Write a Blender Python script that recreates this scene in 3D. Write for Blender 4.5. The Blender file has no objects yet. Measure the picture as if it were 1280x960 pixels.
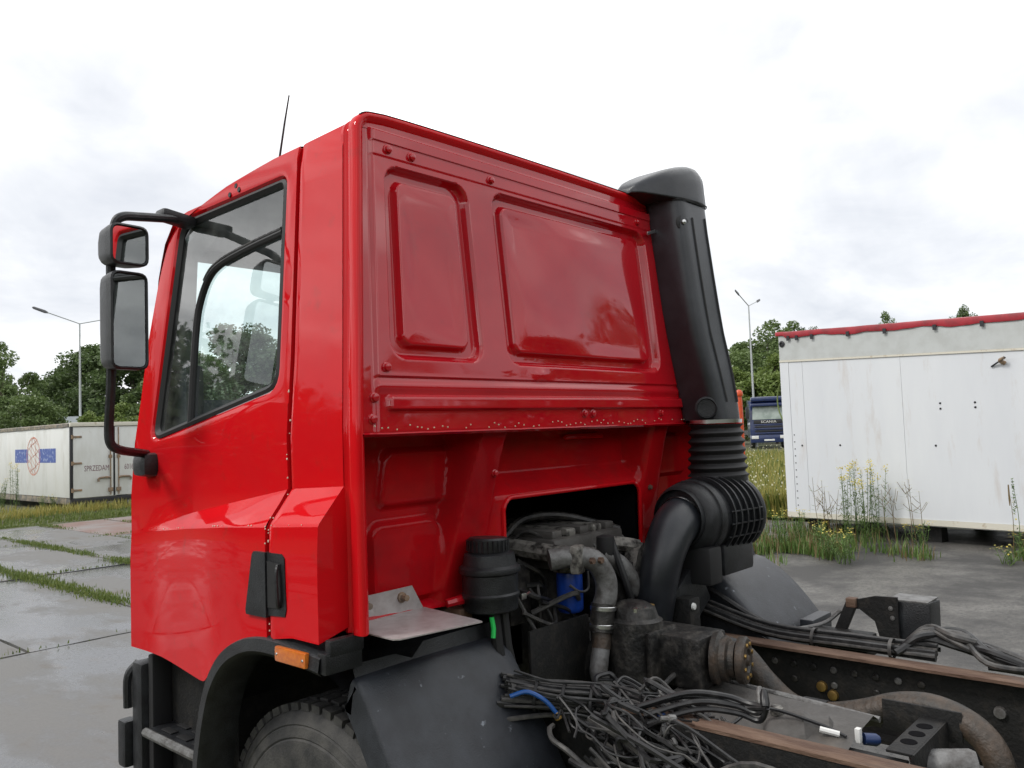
import bpy, bmesh, math, random
import numpy as np
from mathutils import Vector, Matrix, noise as mnoise
random.seed(7)
rnd = random.Random(11)
R = math.radians
S = bpy.context.scene
COL = S.collection

# ------------------------------------------------------------------ camera
cam_d = bpy.data.cameras.new('camera'); cam_o = bpy.data.objects.new('camera', cam_d); COL.objects.link(cam_o)
YAW, PIT, ROL = R(47.9174), R(3.22894), R(-2.09275)
fw = Vector((math.sin(YAW) * math.cos(PIT), math.cos(YAW) * math.cos(PIT), math.sin(PIT)))
rt = Vector((math.cos(YAW), -math.sin(YAW), 0)); up = rt.cross(fw)
r2 = math.cos(ROL) * rt + math.sin(ROL) * up; u2 = -math.sin(ROL) * rt + math.cos(ROL) * up
M = Matrix((r2, u2, -fw)).transposed().to_4x4(); M.translation = Vector((-1.42367, -1.87643, 1.89047))
cam_o.matrix_world = M
cam_d.sensor_width = 36; cam_d.lens = 36 * 1027.19 / 1280; cam_d.clip_start = 0.05; cam_d.clip_end = 2000
S.camera = cam_o

# ------------------------------------------------------------------ sky, sun, exposure
W = bpy.data.worlds.new('World'); S.world = W; W.use_nodes = True
nt = W.node_tree; N = nt.nodes; L = nt.links; N.clear()
SUN_EL, SUN_AZ = R(48), R(-62)      # azimuth measured from +y towards +x
out = N.new('ShaderNodeOutputWorld'); bg = N.new('ShaderNodeBackground')
sky = N.new('ShaderNodeTexSky'); sky.sky_type = 'NISHITA'; sky.sun_disc = False
sky.sun_elevation = SUN_EL; sky.sun_rotation = SUN_AZ
tc = N.new('ShaderNodeTexCoord')
sep = N.new('ShaderNodeSeparateXYZ'); L.new(tc.outputs['Generated'], sep.inputs[0])
mx = N.new('ShaderNodeMath'); mx.operation = 'MAXIMUM'; mx.inputs[1].default_value = 0.0; L.new(sep.outputs['Z'], mx.inputs[0])
ad = N.new('ShaderNodeMath'); ad.operation = 'ADD'; ad.inputs[1].default_value = 0.32; L.new(mx.outputs[0], ad.inputs[0])
dv = N.new('ShaderNodeVectorMath'); dv.operation = 'DIVIDE'
cb = N.new('ShaderNodeCombineXYZ')
for i in range(3): L.new(ad.outputs[0], cb.inputs[i])
L.new(tc.outputs['Generated'], dv.inputs[0]); L.new(cb.outputs[0], dv.inputs[1])
def cloud_noise(scale, detail, rough, dist, off):
    mp = N.new('ShaderNodeMapping'); mp.inputs['Location'].default_value = off; L.new(dv.outputs[0], mp.inputs[0])
    n = N.new('ShaderNodeTexNoise'); n.inputs['Scale'].default_value = scale; n.inputs['Detail'].default_value = detail
    n.inputs['Roughness'].default_value = rough; n.inputs['Distortion'].default_value = dist; L.new(mp.outputs[0], n.inputs['Vector'])
    return n
n1 = cloud_noise(1.15, 6, 0.55, 0.35, (-3.577, -8.442, 3.655)); n2 = cloud_noise(3.2, 6, 0.6, 0.5, (0.2, 5.0, 2.0))
mm = N.new('ShaderNodeMath'); mm.operation = 'MULTIPLY_ADD'; mm.inputs[1].default_value = 0.3
L.new(n2.outputs['Fac'], mm.inputs[0]); L.new(n1.outputs['Fac'], mm.inputs[2])
cr = N.new('ShaderNodeValToRGB'); L.new(mm.outputs[0], cr.inputs[0])
e = cr.color_ramp.elements
e[0].position = 0.46; e[0].color = (0.73, 0.76, 0.82, 1)
e[1].position = 0.56; e[1].color = (0.87, 0.89, 0.93, 1)
k = e.new(0.665); k.color = (1.05, 1.06, 1.075, 1)
k = e.new(0.78); k.color = (2.1, 2.1, 2.08, 1)
sk = N.new('ShaderNodeVectorMath'); sk.operation = 'SCALE'; sk.inputs['Scale'].default_value = 0.10; L.new(sky.outputs[0], sk.inputs[0])
mixs = N.new('ShaderNodeMixRGB'); mixs.inputs[0].default_value = 0.93
L.new(sk.outputs[0], mixs.inputs[1]); L.new(cr.outputs[0], mixs.inputs[2])
L.new(mixs.outputs[0], bg.inputs[0]); bg.inputs[1].default_value = 1.0; L.new(bg.outputs[0], out.inputs[0])

sun_d = bpy.data.lights.new('sun', 'SUN'); sun_d.energy = 1.7; sun_d.angle = R(14); sun_d.color = (1.0, 0.97, 0.92)
sun_o = bpy.data.objects.new('sun', sun_d); COL.objects.link(sun_o)
sd = Vector((math.sin(SUN_AZ) * math.cos(SUN_EL), math.cos(SUN_AZ) * math.cos(SUN_EL), math.sin(SUN_EL)))
sun_o.rotation_euler = sd.to_track_quat('Z', 'Y').to_euler()

V = S.view_settings; V.view_transform = 'Standard'; V.look = 'None'; V.exposure = 0.16; V.gamma = 1.0; V.use_curve_mapping = False
S.cycles.max_bounces = 8; S.cycles.transparent_max_bounces = 24; S.cycles.use_denoising = True
S.cycles.caustics_reflective = False; S.cycles.caustics_refractive = False
S.render.film_transparent = False

# ------------------------------------------------------------------ materials
def hexa(c): return (c[0], c[1], c[2], 1)
def mat(name, col, rough=0.5, metal=0.0, col2=None, scale=8.0, detail=5.0, lo=0.4, hi=0.65, bump=0.0, bscale=60.0, coat=0.0,
        rough2=None, col3=None, s3=2.0, lo3=0.5, hi3=0.7, spec=0.5, stretch=None, coords='Object'):
    m = bpy.data.materials.new(name); m.use_nodes = True
    t = m.node_tree; n = t.nodes; l = t.links; b = n['Principled BSDF']
    b.inputs['Base Color'].default_value = hexa(col); b.inputs['Roughness'].default_value = rough
    b.inputs['Metallic'].default_value = metal; b.inputs['Coat Weight'].default_value = coat; b.inputs['Coat Roughness'].default_value = 0.04
    b.inputs['Specular IOR Level'].default_value = spec
    co = n.new('ShaderNodeTexCoord'); src = co.outputs[coords]
    if stretch:
        mp = n.new('ShaderNodeMapping'); mp.inputs['Scale'].default_value = stretch; l.new(src, mp.inputs[0]); src = mp.outputs[0]
    def nz(sc, de, a, c):
        x = n.new('ShaderNodeTexNoise'); x.inputs['Scale'].default_value = sc; x.inputs['Detail'].default_value = de; x.inputs['Roughness'].default_value = 0.62
        l.new(src, x.inputs['Vector'])
        r = n.new('ShaderNodeMapRange'); r.inputs[1].default_value = a; r.inputs[2].default_value = c; l.new(x.outputs['Fac'], r.inputs[0])
        return r.outputs[0]
    cur = None
    if col2 is not None:
        f = nz(scale, detail, lo, hi)
        mi = n.new('ShaderNodeMixRGB'); mi.inputs[1].default_value = hexa(col); mi.inputs[2].default_value = hexa(col2); l.new(f, mi.inputs[0]); cur = mi.outputs[0]
        if rough2 is not None:
            mr = n.new('ShaderNodeMapRange'); mr.inputs[3].default_value = rough; mr.inputs[4].default_value = rough2; l.new(f, mr.inputs[0]); l.new(mr.outputs[0], b.inputs['Roughness'])
    if col3 is not None:
        f = nz(s3, 6, lo3, hi3)
        mi = n.new('ShaderNodeMixRGB'); mi.inputs[2].default_value = hexa(col3); l.new(f, mi.inputs[0])
        if cur: l.new(cur, mi.inputs[1])
        else: mi.inputs[1].default_value = hexa(col)
        cur = mi.outputs[0]
    if cur: l.new(cur, b.inputs['Base Color'])
    if coat > 0:
        cr_ = n.new('ShaderNodeMapRange'); cr_.inputs[3].default_value = 0.025; cr_.inputs[4].default_value = 0.13; l.new(nz(6.0, 8, 0.45, 0.75), cr_.inputs[0]); l.new(cr_.outputs[0], b.inputs['Coat Roughness'])
    if bump:
        x = n.new('ShaderNodeTexNoise'); x.inputs['Scale'].default_value = bscale; x.inputs['Detail'].default_value = 4; l.new(src, x.inputs['Vector'])
        bp = n.new('ShaderNodeBump'); bp.inputs['Strength'].default_value = bump; bp.inputs['Distance'].default_value = 0.01
        l.new(x.outputs['Fac'], bp.inputs['Height']); l.new(bp.outputs[0], b.inputs['Normal'])
    return m
MT = {}
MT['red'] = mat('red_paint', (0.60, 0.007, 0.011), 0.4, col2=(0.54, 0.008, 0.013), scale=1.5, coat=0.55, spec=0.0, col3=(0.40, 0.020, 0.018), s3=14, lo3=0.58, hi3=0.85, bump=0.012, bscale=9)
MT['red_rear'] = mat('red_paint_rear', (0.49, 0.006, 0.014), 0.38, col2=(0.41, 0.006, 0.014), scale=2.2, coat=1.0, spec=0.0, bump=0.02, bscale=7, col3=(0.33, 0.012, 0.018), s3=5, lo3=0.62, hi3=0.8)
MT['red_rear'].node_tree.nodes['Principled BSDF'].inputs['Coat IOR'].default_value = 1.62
MT['red_shaded'] = mat('red_paint_shaded', (0.45, 0.006, 0.010), 0.55, col2=(0.34, 0.007, 0.011), scale=5, coat=0.35, spec=0.0, col3=(0.30, 0.012, 0.014), s3=9, lo3=0.55, hi3=0.8)  # same red made darker and duller, shade of the recess put into the colour
MT['void'] = mat('shade_black', (0.006, 0.006, 0.007), 0.9, spec=0.05)  # near-black colour standing in for shade in the tunnel and bracket holes
MT['black_plastic'] = mat('black_plastic', (0.011, 0.0115, 0.013), 0.38, col2=(0.024, 0.026, 0.029), scale=14, spec=0.4, bump=0.25, bscale=220)
MT['duct'] = mat('grained_plastic', (0.016, 0.018, 0.022), 0.30, col2=(0.030, 0.033, 0.039), scale=5, bump=0.12, bscale=320)
MT['guard'] = mat('scuffed_plastic', (0.016, 0.018, 0.023), 0.42, col2=(0.030, 0.034, 0.042), scale=9, bump=0.2, bscale=240, col3=(0.20, 0.22, 0.25), s3=22, lo3=0.66, hi3=0.72)
MT['rubber'] = mat('rubber', (0.012, 0.012, 0.013), 0.6)
MT['tyre'] = mat('tyre_rubber', (0.032, 0.032, 0.033), 0.78, col2=(0.075, 0.072, 0.068), scale=9, bump=0.3, bscale=120)
MT['glass_dark'] = mat('lamp_back', (0.02, 0.02, 0.02), 0.4)
MT['grime'] = mat('grimy_iron', (0.018, 0.017, 0.016), 0.45, metal=0.0, col2=(0.085, 0.078, 0.068), scale=24, detail=10, lo=0.46, hi=0.74, bump=0.35, bscale=60, col3=(0.008, 0.008, 0.008), s3=9, lo3=0.48, hi3=0.6)
MT['alu'] = mat('dirty_aluminium', (0.23, 0.22, 0.20), 0.5, metal=0.3, col2=(0.035, 0.032, 0.03), scale=26, detail=10, lo=0.44, hi=0.6, bump=0.4, bscale=60)
MT['pipe'] = mat('grey_pipe', (0.17, 0.17, 0.168), 0.48, metal=0.2, col2=(0.075, 0.07, 0.066), scale=24, detail=8, bump=0.3, bscale=70)
MT['rustpipe'] = mat('rusty_pipe', (0.028, 0.026, 0.023), 0.55, col2=(0.075, 0.052, 0.036), scale=14, detail=8, bump=0.4, bscale=70)
MT['frame'] = mat('frame_black', (0.013, 0.013, 0.013), 0.62, col2=(0.035, 0.031, 0.027), scale=20, detail=9, lo=0.5, hi=0.75, bump=0.3, bscale=90, spec=0.3)
MT['rust'] = mat('rusty_flange', (0.085, 0.046, 0.030), 0.8, col2=(0.165, 0.105, 0.072), scale=22, detail=9, bump=0.5, bscale=110, col3=(0.05, 0.04, 0.035), s3=9, lo3=0.58, hi3=0.72, stretch=(1, .25, 1))
MT['galv'] = mat('galvanised_plate', (0.50, 0.47, 0.465), 0.38, metal=0.35, col2=(0.40, 0.36, 0.355), scale=25, bump=0.12, bscale=90, col3=(0.24, 0.2, 0.18), s3=12, lo3=0.62, hi3=0.8)
MT['steel'] = mat('bright_steel', (0.6, 0.6, 0.6), 0.28, metal=1.0)
MT['blue_can'] = mat('blue_can', (0.012, 0.065, 0.42), 0.35, col2=(0.01, 0.05, 0.30), scale=15)
MT['cable'] = mat('cable_black', (0.013, 0.013, 0.014), 0.42, col2=(0.045, 0.045, 0.045), scale=25, lo=0.5, hi=0.75)
MT['cable2'] = mat('cable_dusty', (0.035, 0.035, 0.035), 0.55, col2=(0.085, 0.08, 0.075), scale=30)
MT['cable_blue'] = mat('cable_blue', (0.01, 0.08, 0.30), 0.35)
MT['navy'] = mat('navy_plastic', (0.012, 0.03, 0.10), 0.4)
MT['green'] = mat('cable_green', (0.02, 0.55, 0.10), 0.4)
MT['orange_lens'] = mat('amber_lens', (0.62, 0.17, 0.02), 0.22, coat=0.6, col2=(0.5, 0.12, 0.02), scale=60)
MT['white_plastic'] = mat('white_plastic', (0.7, 0.7, 0.68), 0.4)
MT['mirror'] = mat('mirror_glass', (0.82, 0.86, 0.87), 0.015, metal=1.0)
MT['interior'] = mat('cab_lining', (0.055, 0.062, 0.085), 0.75, col2=(0.07, 0.078, 0.10), scale=20)
MT['lining'] = mat('pillar_lining', (0.20, 0.215, 0.235), 0.7, col2=(0.17, 0.18, 0.20), scale=12)
MT['brass'] = mat('brass_fitting', (0.42, 0.27, 0.09), 0.38, metal=0.8)
MT['whitebox'] = mat('white_panel', (0.72, 0.74, 0.76), 0.38, col2=(0.66, 0.68, 0.71), scale=1.3, lo=0.35, hi=0.65, col3=(0.56, 0.52, 0.49), s3=4.5, lo3=0.58, hi3=0.82, bump=0.05, bscale=14, stretch=(1, 1, .22))
MT['fascia'] = mat('fascia_panel', (0.52, 0.54, 0.53), 0.5, col2=(0.46, 0.475, 0.46), scale=5)
MT['trim'] = mat('cream_trim', (0.66, 0.63, 0.54), 0.45, col2=(0.42, 0.33, 0.22), scale=9, lo=0.58, hi=0.75)
MT['tarp'] = mat('red_tarpaulin', (0.36, 0.016, 0.028), 0.38, col2=(0.22, 0.014, 0.02), scale=6)
MT['trailer'] = mat('trailer_white', (0.70, 0.71, 0.69), 0.45, col2=(0.60, 0.60, 0.56), scale=2.2, lo=0.45, hi=0.7, col3=(0.34, 0.30, 0.22), s3=3.2, lo3=0.66, hi3=0.85, stretch=(1, 1, .35))
MT['roofedge'] = mat('weathered_edge', (0.14, 0.135, 0.125), 0.7, col2=(0.36, 0.30, 0.22), scale=6)
MT['rust_bar'] = mat('rusty_bar', (0.20, 0.155, 0.12), 0.7, col2=(0.34, 0.22, 0.12), scale=18)
MT['logo_blue'] = mat('logo_blue', (0.05, 0.10, 0.36), 0.5, col2=(0.32, 0.38, 0.58), scale=9, lo=0.55, hi=0.62)
MT['logo_red'] = mat('logo_red', (0.55, 0.17, 0.10), 0.5, col2=(0.68, 0.45, 0.38), scale=8)
MT['ink'] = mat('faded_ink', (0.20, 0.11, 0.13), 0.6)
MT['pole'] = mat('galvanised_pole', (0.42, 0.44, 0.44), 0.45, metal=0.3)
MT['pole_dark'] = mat('lamp_head', (0.12, 0.12, 0.13), 0.5)
MT['truck_blue'] = mat('blue_paint', (0.016, 0.032, 0.12), 0.3, coat=0.8, col2=(0.011, 0.022, 0.08), scale=3)
MT['dusty'] = mat('dusty_cover', (0.085, 0.08, 0.075), 0.6, col2=(0.05, 0.046, 0.042), scale=9, detail=9, lo=0.4, hi=0.65, bump=0.2, bscale=80, col3=(0.14, 0.12, 0.10), s3=4, lo3=0.55, hi3=0.8)
MT['chip'] = mat('paint_chip', (0.62, 0.52, 0.42), 0.7)
MT['far_dark'] = mat('dark_trim', (0.02, 0.02, 0.024), 0.5)
MT['far_glass'] = mat('windscreen_far', (0.36, 0.41, 0.38), 0.08, col2=(0.22, 0.27, 0.24), scale=1.6)
MT['headlamp'] = mat('headlamp', (0.75, 0.75, 0.73), 0.2)
MT['orange_paint'] = mat('orange_paint', (0.65, 0.085, 0.02), 0.4, col2=(0.55, 0.07, 0.02), scale=6)
MT['tent'] = mat('pale_roof', (0.60, 0.64, 0.68), 0.5, col2=(0.5, 0.55, 0.6), scale=.6)
MT['bark'] = mat('bark', (0.07, 0.055, 0.04), 0.9, col2=(0.12, 0.10, 0.08), scale=8, bump=0.6, bscale=20)
MT['soil'] = mat('soil_ground', (0.085, 0.08, 0.05), 0.95, col2=(0.07, 0.095, 0.03), scale=.6, col3=(0.17, 0.15, 0.11), s3=1.7, lo3=0.5, hi3=0.8, bump=0.5, bscale=10)
MT['concrete'] = mat('wet_concrete', (0.155, 0.152, 0.147), 0.85, col2=(0.10, 0.10, 0.103), scale=0.8, detail=10, lo=0.45, hi=0.56, rough2=0.06, spec=0.35, bump=0.3, bscale=45, col3=(0.11, 0.09, 0.07), s3=2.1, lo3=0.56, hi3=0.78, stretch=(1, .5, 1))
MT['asphalt'] = mat('worn_asphalt', (0.045, 0.043, 0.042), 0.72, col2=(0.125, 0.118, 0.107), scale=1.1, detail=12, lo=0.42, hi=0.62, rough2=0.45, bump=0.8, bscale=60, col3=(0.05, 0.048, 0.045), s3=28, lo3=0.48, hi3=0.62)
MT['oldpink'] = mat('faded_red_concrete', (0.17, 0.105, 0.088), 0.7, col2=(0.20, 0.185, 0.178), scale=1.0, bump=0.1, bscale=30)

def leafmat(name, c1, c2, trans=0.25):
    m = bpy.data.materials.new(name); m.use_nodes = True; t = m.node_tree; n = t.nodes; l = t.links
    b = n['Principled BSDF']; b.inputs['Roughness'].default_value = 0.55
    oi = n.new('ShaderNodeNewGeometry'); mi = n.new('ShaderNodeMixRGB')
    l.new(oi.outputs['Random Per Island'], mi.inputs[0]); mi.inputs[1].default_value = hexa(c1); mi.inputs[2].default_value = hexa(c2)
    l.new(mi.outputs[0], b.inputs['Base Color'])
    tr = n.new('ShaderNodeBsdfTranslucent'); l.new(mi.outputs[0], tr.inputs[0])
    ms = n.new('ShaderNodeMixShader'); ms.inputs[0].default_value = trans
    l.new(b.outputs[0], ms.inputs[1]); l.new(tr.outputs[0], ms.inputs[2]); l.new(ms.outputs[0], n['Material Output'].inputs[0])
    return m
MT['leaf_dark'] = leafmat('leaf_dark', (0.068, 0.11, 0.036), (0.125, 0.18, 0.06))
MT['leaf_mid'] = leafmat('leaf_mid', (0.09, 0.14, 0.04), (0.155, 0.215, 0.07))
MT['leaf_light'] = leafmat('leaf_light', (0.12, 0.18, 0.036), (0.20, 0.26, 0.07))
MT['leaf_gray'] = leafmat('leaf_greyish', (0.085, 0.115, 0.06), (0.14, 0.18, 0.10))
MT['grass'] = leafmat('grass_green', (0.075, 0.125, 0.02), (0.17, 0.20, 0.05), 0.3)
MT['grass_dry'] = leafmat('grass_dry', (0.40, 0.33, 0.09), (0.23, 0.25, 0.06), 0.3)
MT['weed'] = leafmat('weed_green', (0.08, 0.15, 0.03), (0.15, 0.23, 0.06), 0.3)
MT['weed_brown'] = leafmat('weed_brown', (0.17, 0.12, 0.05), (0.22, 0.16, 0.07), 0.2)
MT['yellow'] = leafmat('flower_yellow', (0.72, 0.56, 0.08), (0.62, 0.58, 0.16), 0.3)
MT['white_fl'] = leafmat('flower_white', (0.75, 0.74, 0.62), (0.68, 0.66, 0.45), 0.3)
MT['orange_fl'] = mat('amber_marker', (0.75, 0.27, 0.02), 0.4)

def glassmat(name, tint, refl_rough=0.02):
    m = bpy.data.materials.new(name); m.use_nodes = True; t = m.node_tree; n = t.nodes; l = t.links
    n.remove(n['Principled BSDF'])
    tr = n.new('ShaderNodeBsdfTransparent'); tr.inputs[0].default_value = hexa(tint)
    gl = n.new('ShaderNodeBsdfGlossy'); gl.inputs['Roughness'].default_value = refl_rough; gl.inputs[0].default_value = (1, 1, 1, 1)
    fr = n.new('ShaderNodeFresnel'); ge = n.new('ShaderNodeNewGeometry'); io = n.new('ShaderNodeMapRange'); io.inputs[3].default_value = 1.52; io.inputs[4].default_value = 1 / 1.52
    l.new(ge.outputs['Backfacing'], io.inputs[0]); l.new(io.outputs[0], fr.inputs[0])
    mu = n.new('ShaderNodeMath'); mu.operation = 'MULTIPLY'; mu.inputs[1].default_value = 1.4; mu.use_clamp = True; l.new(fr.outputs[0], mu.inputs[0])
    ms = n.new('ShaderNodeMixShader'); l.new(mu.outputs[0], ms.inputs[0]); l.new(tr.outputs[0], ms.inputs[1]); l.new(gl.outputs[0], ms.inputs[2])
    # a thin film of dust
    df = n.new('ShaderNodeBsdfDiffuse'); df.inputs[0].default_value = (0.5, 0.52, 0.5, 1)
    co = n.new('ShaderNodeTexCoord'); x = n.new('ShaderNodeTexNoise'); x.inputs['Scale'].default_value = 14; x.inputs['Detail'].default_value = 7; l.new(co.outputs['Object'], x.inputs['Vector'])
    r = n.new('ShaderNodeMapRange'); r.inputs[1].default_value = 0.35; r.inputs[2].default_value = 0.8; r.inputs[3].default_value = 0.01; r.inputs[4].default_value = 0.10; l.new(x.outputs['Fac'], r.inputs[0])
    m2 = n.new('ShaderNodeMixShader'); l.new(r.outputs[0], m2.inputs[0]); l.new(ms.outputs[0], m2.inputs[1]); l.new(df.outputs[0], m2.inputs[2])
    l.new(m2.outputs[0], n['Material Output'].inputs[0]); return m
MT['glass'] = glassmat('window_glass', (0.88, 0.98, 0.96))
MT['screen'] = glassmat('windscreen_glass', (0.90, 0.985, 0.97))

# ------------------------------------------------------------------ mesh helpers
def link(name, me, m, parent=None, smooth=True, autos=None):
    o = bpy.data.objects.new(name, me); COL.objects.link(o)
    if m is not None:
        for q in (m if isinstance(m, (list, tuple)) else [m]): me.materials.append(MT[q])
    if smooth:
        me.polygons.foreach_set('use_smooth', [True] * len(me.polygons))
        if autos is not None: me.set_sharp_from_angle(angle=R(autos))
    if parent is not None: o.parent = parent; o.matrix_parent_inverse = Matrix.Translation(-PB.get(parent.name, Vector((0, 0, 0))))
    return o
PB = {}      # world base of each empty (all empties are unrotated)
def mk(name, verts, faces, m, parent=None, smooth=True, autos=35):
    me = bpy.data.meshes.new(name); me.from_pydata([tuple(v) for v in verts], [], faces); me.update()
    return link(name, me, m, parent, smooth, autos)
def empty(name, loc=(0, 0, 0)):
    o = bpy.data.objects.new(name, None); COL.objects.link(o); o.location = loc; o.empty_display_size = .2
    PB[o.name] = Vector(loc); return o
def tag(o, label, cat=None, group=None, kind=None):
    if label: o['label'] = label
    if cat: o['category'] = cat
    if group: o['group'] = group
    if kind: o['kind'] = kind
    return o
class MB:
    def __init__(s): s.v = []; s.f = []
    def add(s, vs, fs):
        b = len(s.v); s.v += [tuple(v) for v in vs]; s.f += [tuple(b + i for i in f) for f in fs]; return s
    def box(s, x0, x1, y0, y1, z0, z1, bev=0.0, rot=None, org=None):
        if bev <= 0:
            vs = [(x, y, z) for x in (x0, x1) for y in (y0, y1) for z in (z0, z1)]
            fs = [(0, 1, 3, 2), (4, 6, 7, 5), (0, 4, 5, 1), (2, 3, 7, 6), (0, 2, 6, 4), (1, 5, 7, 3)]
        else:
            bm = bmesh.new(); bmesh.ops.create_cube(bm, size=1)
            for v in bm.verts: v.co = Vector(((x0 + x1) / 2 + v.co.x * (x1 - x0), (y0 + y1) / 2 + v.co.y * (y1 - y0), (z0 + z1) / 2 + v.co.z * (z1 - z0)))
            bmesh.ops.bevel(bm, geom=bm.edges[:], offset=bev, segments=2, affect='EDGES', profile=.6)
            bm.verts.ensure_lookup_table(); bm.verts.index_update()
            vs = [v.co.copy() for v in bm.verts]; fs = [tuple(v.index for v in f.verts) for f in bm.faces]; bm.free()
        if rot is not None:
            c = Vector(org if org else ((x0 + x1) / 2, (y0 + y1) / 2, (z0 + z1) / 2)); vs = [c + rot @ (Vector(v) - c) for v in vs]
        return s.add(vs, fs)
    def loft(s, rows, close=False, caps=False):
        n = len(rows[0]); vs = [p for r in rows for p in r]; fs = []
        for i in range(len(rows) - 1):
            for j in range(n if close else n - 1):
                a = i * n + j; b = i * n + (j + 1) % n; fs.append((a, b, b + n, a + n))
        if caps: fs.append(tuple(range(n - 1, -1, -1))); fs.append(tuple((len(rows) - 1) * n + j for j in range(n)))
        return s.add(vs, fs)
    def tube(s, path, rad, seg=10, caps=True, flat=1.0):
        P = [Vector(p) for p in path]; T = []
        for i in range(len(P)):
            d = P[min(i + 1, len(P) - 1)] - P[max(i - 1, 0)]; T.append(d.normalized() if d.length > 1e-9 else Vector((0, 0, 1)))
        a = Vector((0, 0, 1)) if abs(T[0].z) < .9 else Vector((1, 0, 0))
        nrm = (a - T[0] * a.dot(T[0])).normalized(); rows = []
        for i, p in enumerate(P):
            nrm = (nrm - T[i] * nrm.dot(T[i])).normalized(); b = T[i].cross(nrm)
            r = rad[i] if isinstance(rad, (list, tuple)) else rad
            rows.append([p + (nrm * math.cos(2 * math.pi * k / seg) + b * flat * math.sin(2 * math.pi * k / seg)) * r for k in range(seg)])
        return s.loft(rows, True, caps)
    def lathe(s, prof, org, axis=(0, 0, 1), seg=28, caps=True):
        ax = Vector(axis).normalized(); a = Vector((1, 0, 0)) if abs(ax.x) < .9 else Vector((0, 1, 0))
        e1 = (a - ax * a.dot(ax)).normalized(); e2 = ax.cross(e1); o = Vector(org)
        rows = [[o + ax * h + (e1 * math.cos(2 * math.pi * k / seg) + e2 * math.sin(2 * math.pi * k / seg)) * r for k in range(seg)] for r, h in prof]
        return s.loft(rows, True, caps)
    def prism(s, poly, axis, a0, a1):
        # poly: 2D points in the other two axes (ordered), extruded along axis index
        def p3(q, a):
            v = [0, 0, 0]; o = [i for i in range(3) if i != axis]; v[o[0]], v[o[1]], v[axis] = q[0], q[1], a; return v
        n = len(poly); vs = [p3(q, a0) for q in poly] + [p3(q, a1) for q in poly]
        fs = [tuple(range(n - 1, -1, -1)), tuple(range(n, 2 * n))] + [(i, (i + 1) % n, (i + 1) % n + n, i + n) for i in range(n)]
        return s.add(vs, fs)
    def out(s, name, m, parent=None, smooth=True, autos=35): 
        o = mk(name, s.v, s.f, m, parent, smooth, autos); fixn(o); return o
def fixn(o):
    bm = bmesh.new(); bm.from_mesh(o.data); bmesh.ops.recalc_face_normals(bm, faces=bm.faces); bm.to_mesh(o.data); bm.free()
def cat(pts, n=8):
    P = [Vector(p) for p in pts]; P = [P[0] * 2 - P[1]] + P + [P[-1] * 2 - P[-2]]; o = []
    for i in range(1, len(P) - 2):
        for j in range(n):
            t = j / n; a, b, c, d = P[i - 1], P[i], P[i + 1], P[i + 2]
            o.append(.5 * ((2 * b) + (c - a) * t + (2 * a - 5 * b + 4 * c - d) * t * t + (3 * b - a - 3 * c + d) * t ** 3))
    o.append(P[-2]); return o
def interp(x, xs, ys): return float(np.interp(x, xs, ys))
def sst(a, b, x):
    t = np.clip((x - a) / (b - a), 0, 1); return t * t * (3 - 2 * t)
def rrect(x, z, x0, x1, z0, z1, r):   # signed distance of a rounded rectangle, negative inside
    qx = np.abs(x - (x0 + x1) / 2) - (x1 - x0) / 2 + r; qz = np.abs(z - (z0 + z1) / 2) - (z1 - z0) / 2 + r
    return np.hypot(np.maximum(qx, 0), np.maximum(qz, 0)) + np.minimum(np.maximum(qx, qz), 0) - r
def roundpoly(P, rad, na=6, ne=8):
    # rounded 2D polygon with fixed point counts (na per corner, ne per edge)
    n = len(P); o = []; A = []
    for i in range(n):
        p, q, s = Vector(P[i - 1]), Vector(P[i]), Vector(P[(i + 1) % n]); d1 = (p - q).normalized(); d2 = (s - q).normalized()
        r = rad[i] if isinstance(rad, (list, tuple)) else rad
        ang = d1.angle(d2); t = r / math.tan(ang / 2); a = q + d1 * t; b = q + d2 * t; arc = []
        for k in range(na):
            u = k / (na - 1); arc.append((1 - u) ** 2 * a + 2 * u * (1 - u) * q + u * u * b)
        A.append(arc)
    for i in range(n):
        o += A[i]; a = A[i][-1]; b = A[(i + 1) % n][0]
        o += [a.lerp(b, (k + 1) / (ne + 1)) for k in range(ne)]
    return [(v.x, v.y) for v in o]
def inset(P, d):
    n = len(P); o = []; ar = sum(P[i - 1][0] * P[i][1] - P[i][0] * P[i - 1][1] for i in range(n)); sg = 1 if ar > 0 else -1
    for i in range(n):
        p, q, s = Vector(P[i - 1]), Vector(P[i]), Vector(P[(i + 1) % n]); d1 = (q - p).normalized(); d2 = (s - q).normalized()
        n1 = Vector((-d1.y, d1.x)) * sg; n2 = Vector((-d2.y, d2.x)) * sg; b = (n1 + n2); b = b / b.length; k = d / max(.3, b.dot(n1)); v = q + b * k; o.append((v.x, v.y))
    return o
def text_obj(name, txt, size, m, mw, parent=None, extr=0.002, sx=1.0):
    c = bpy.data.curves.new(name, 'FONT'); c.body = txt; c.size = size; c.extrude = extr; c.align_x = 'LEFT'; c.resolution_u = 2
    t = bpy.data.objects.new(name + '_tmp', c); COL.objects.link(t); bpy.context.view_layer.update()
    me = bpy.data.meshes.new_from_object(t.evaluated_get(bpy.context.evaluated_depsgraph_get()))
    bpy.data.objects.remove(t); bpy.data.curves.remove(c)
    me.transform(Matrix.Diagonal((sx, 1, 1, 1))); me.transform(mw); me.materials.clear()
    return link(name, me, m, parent, False)

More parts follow.
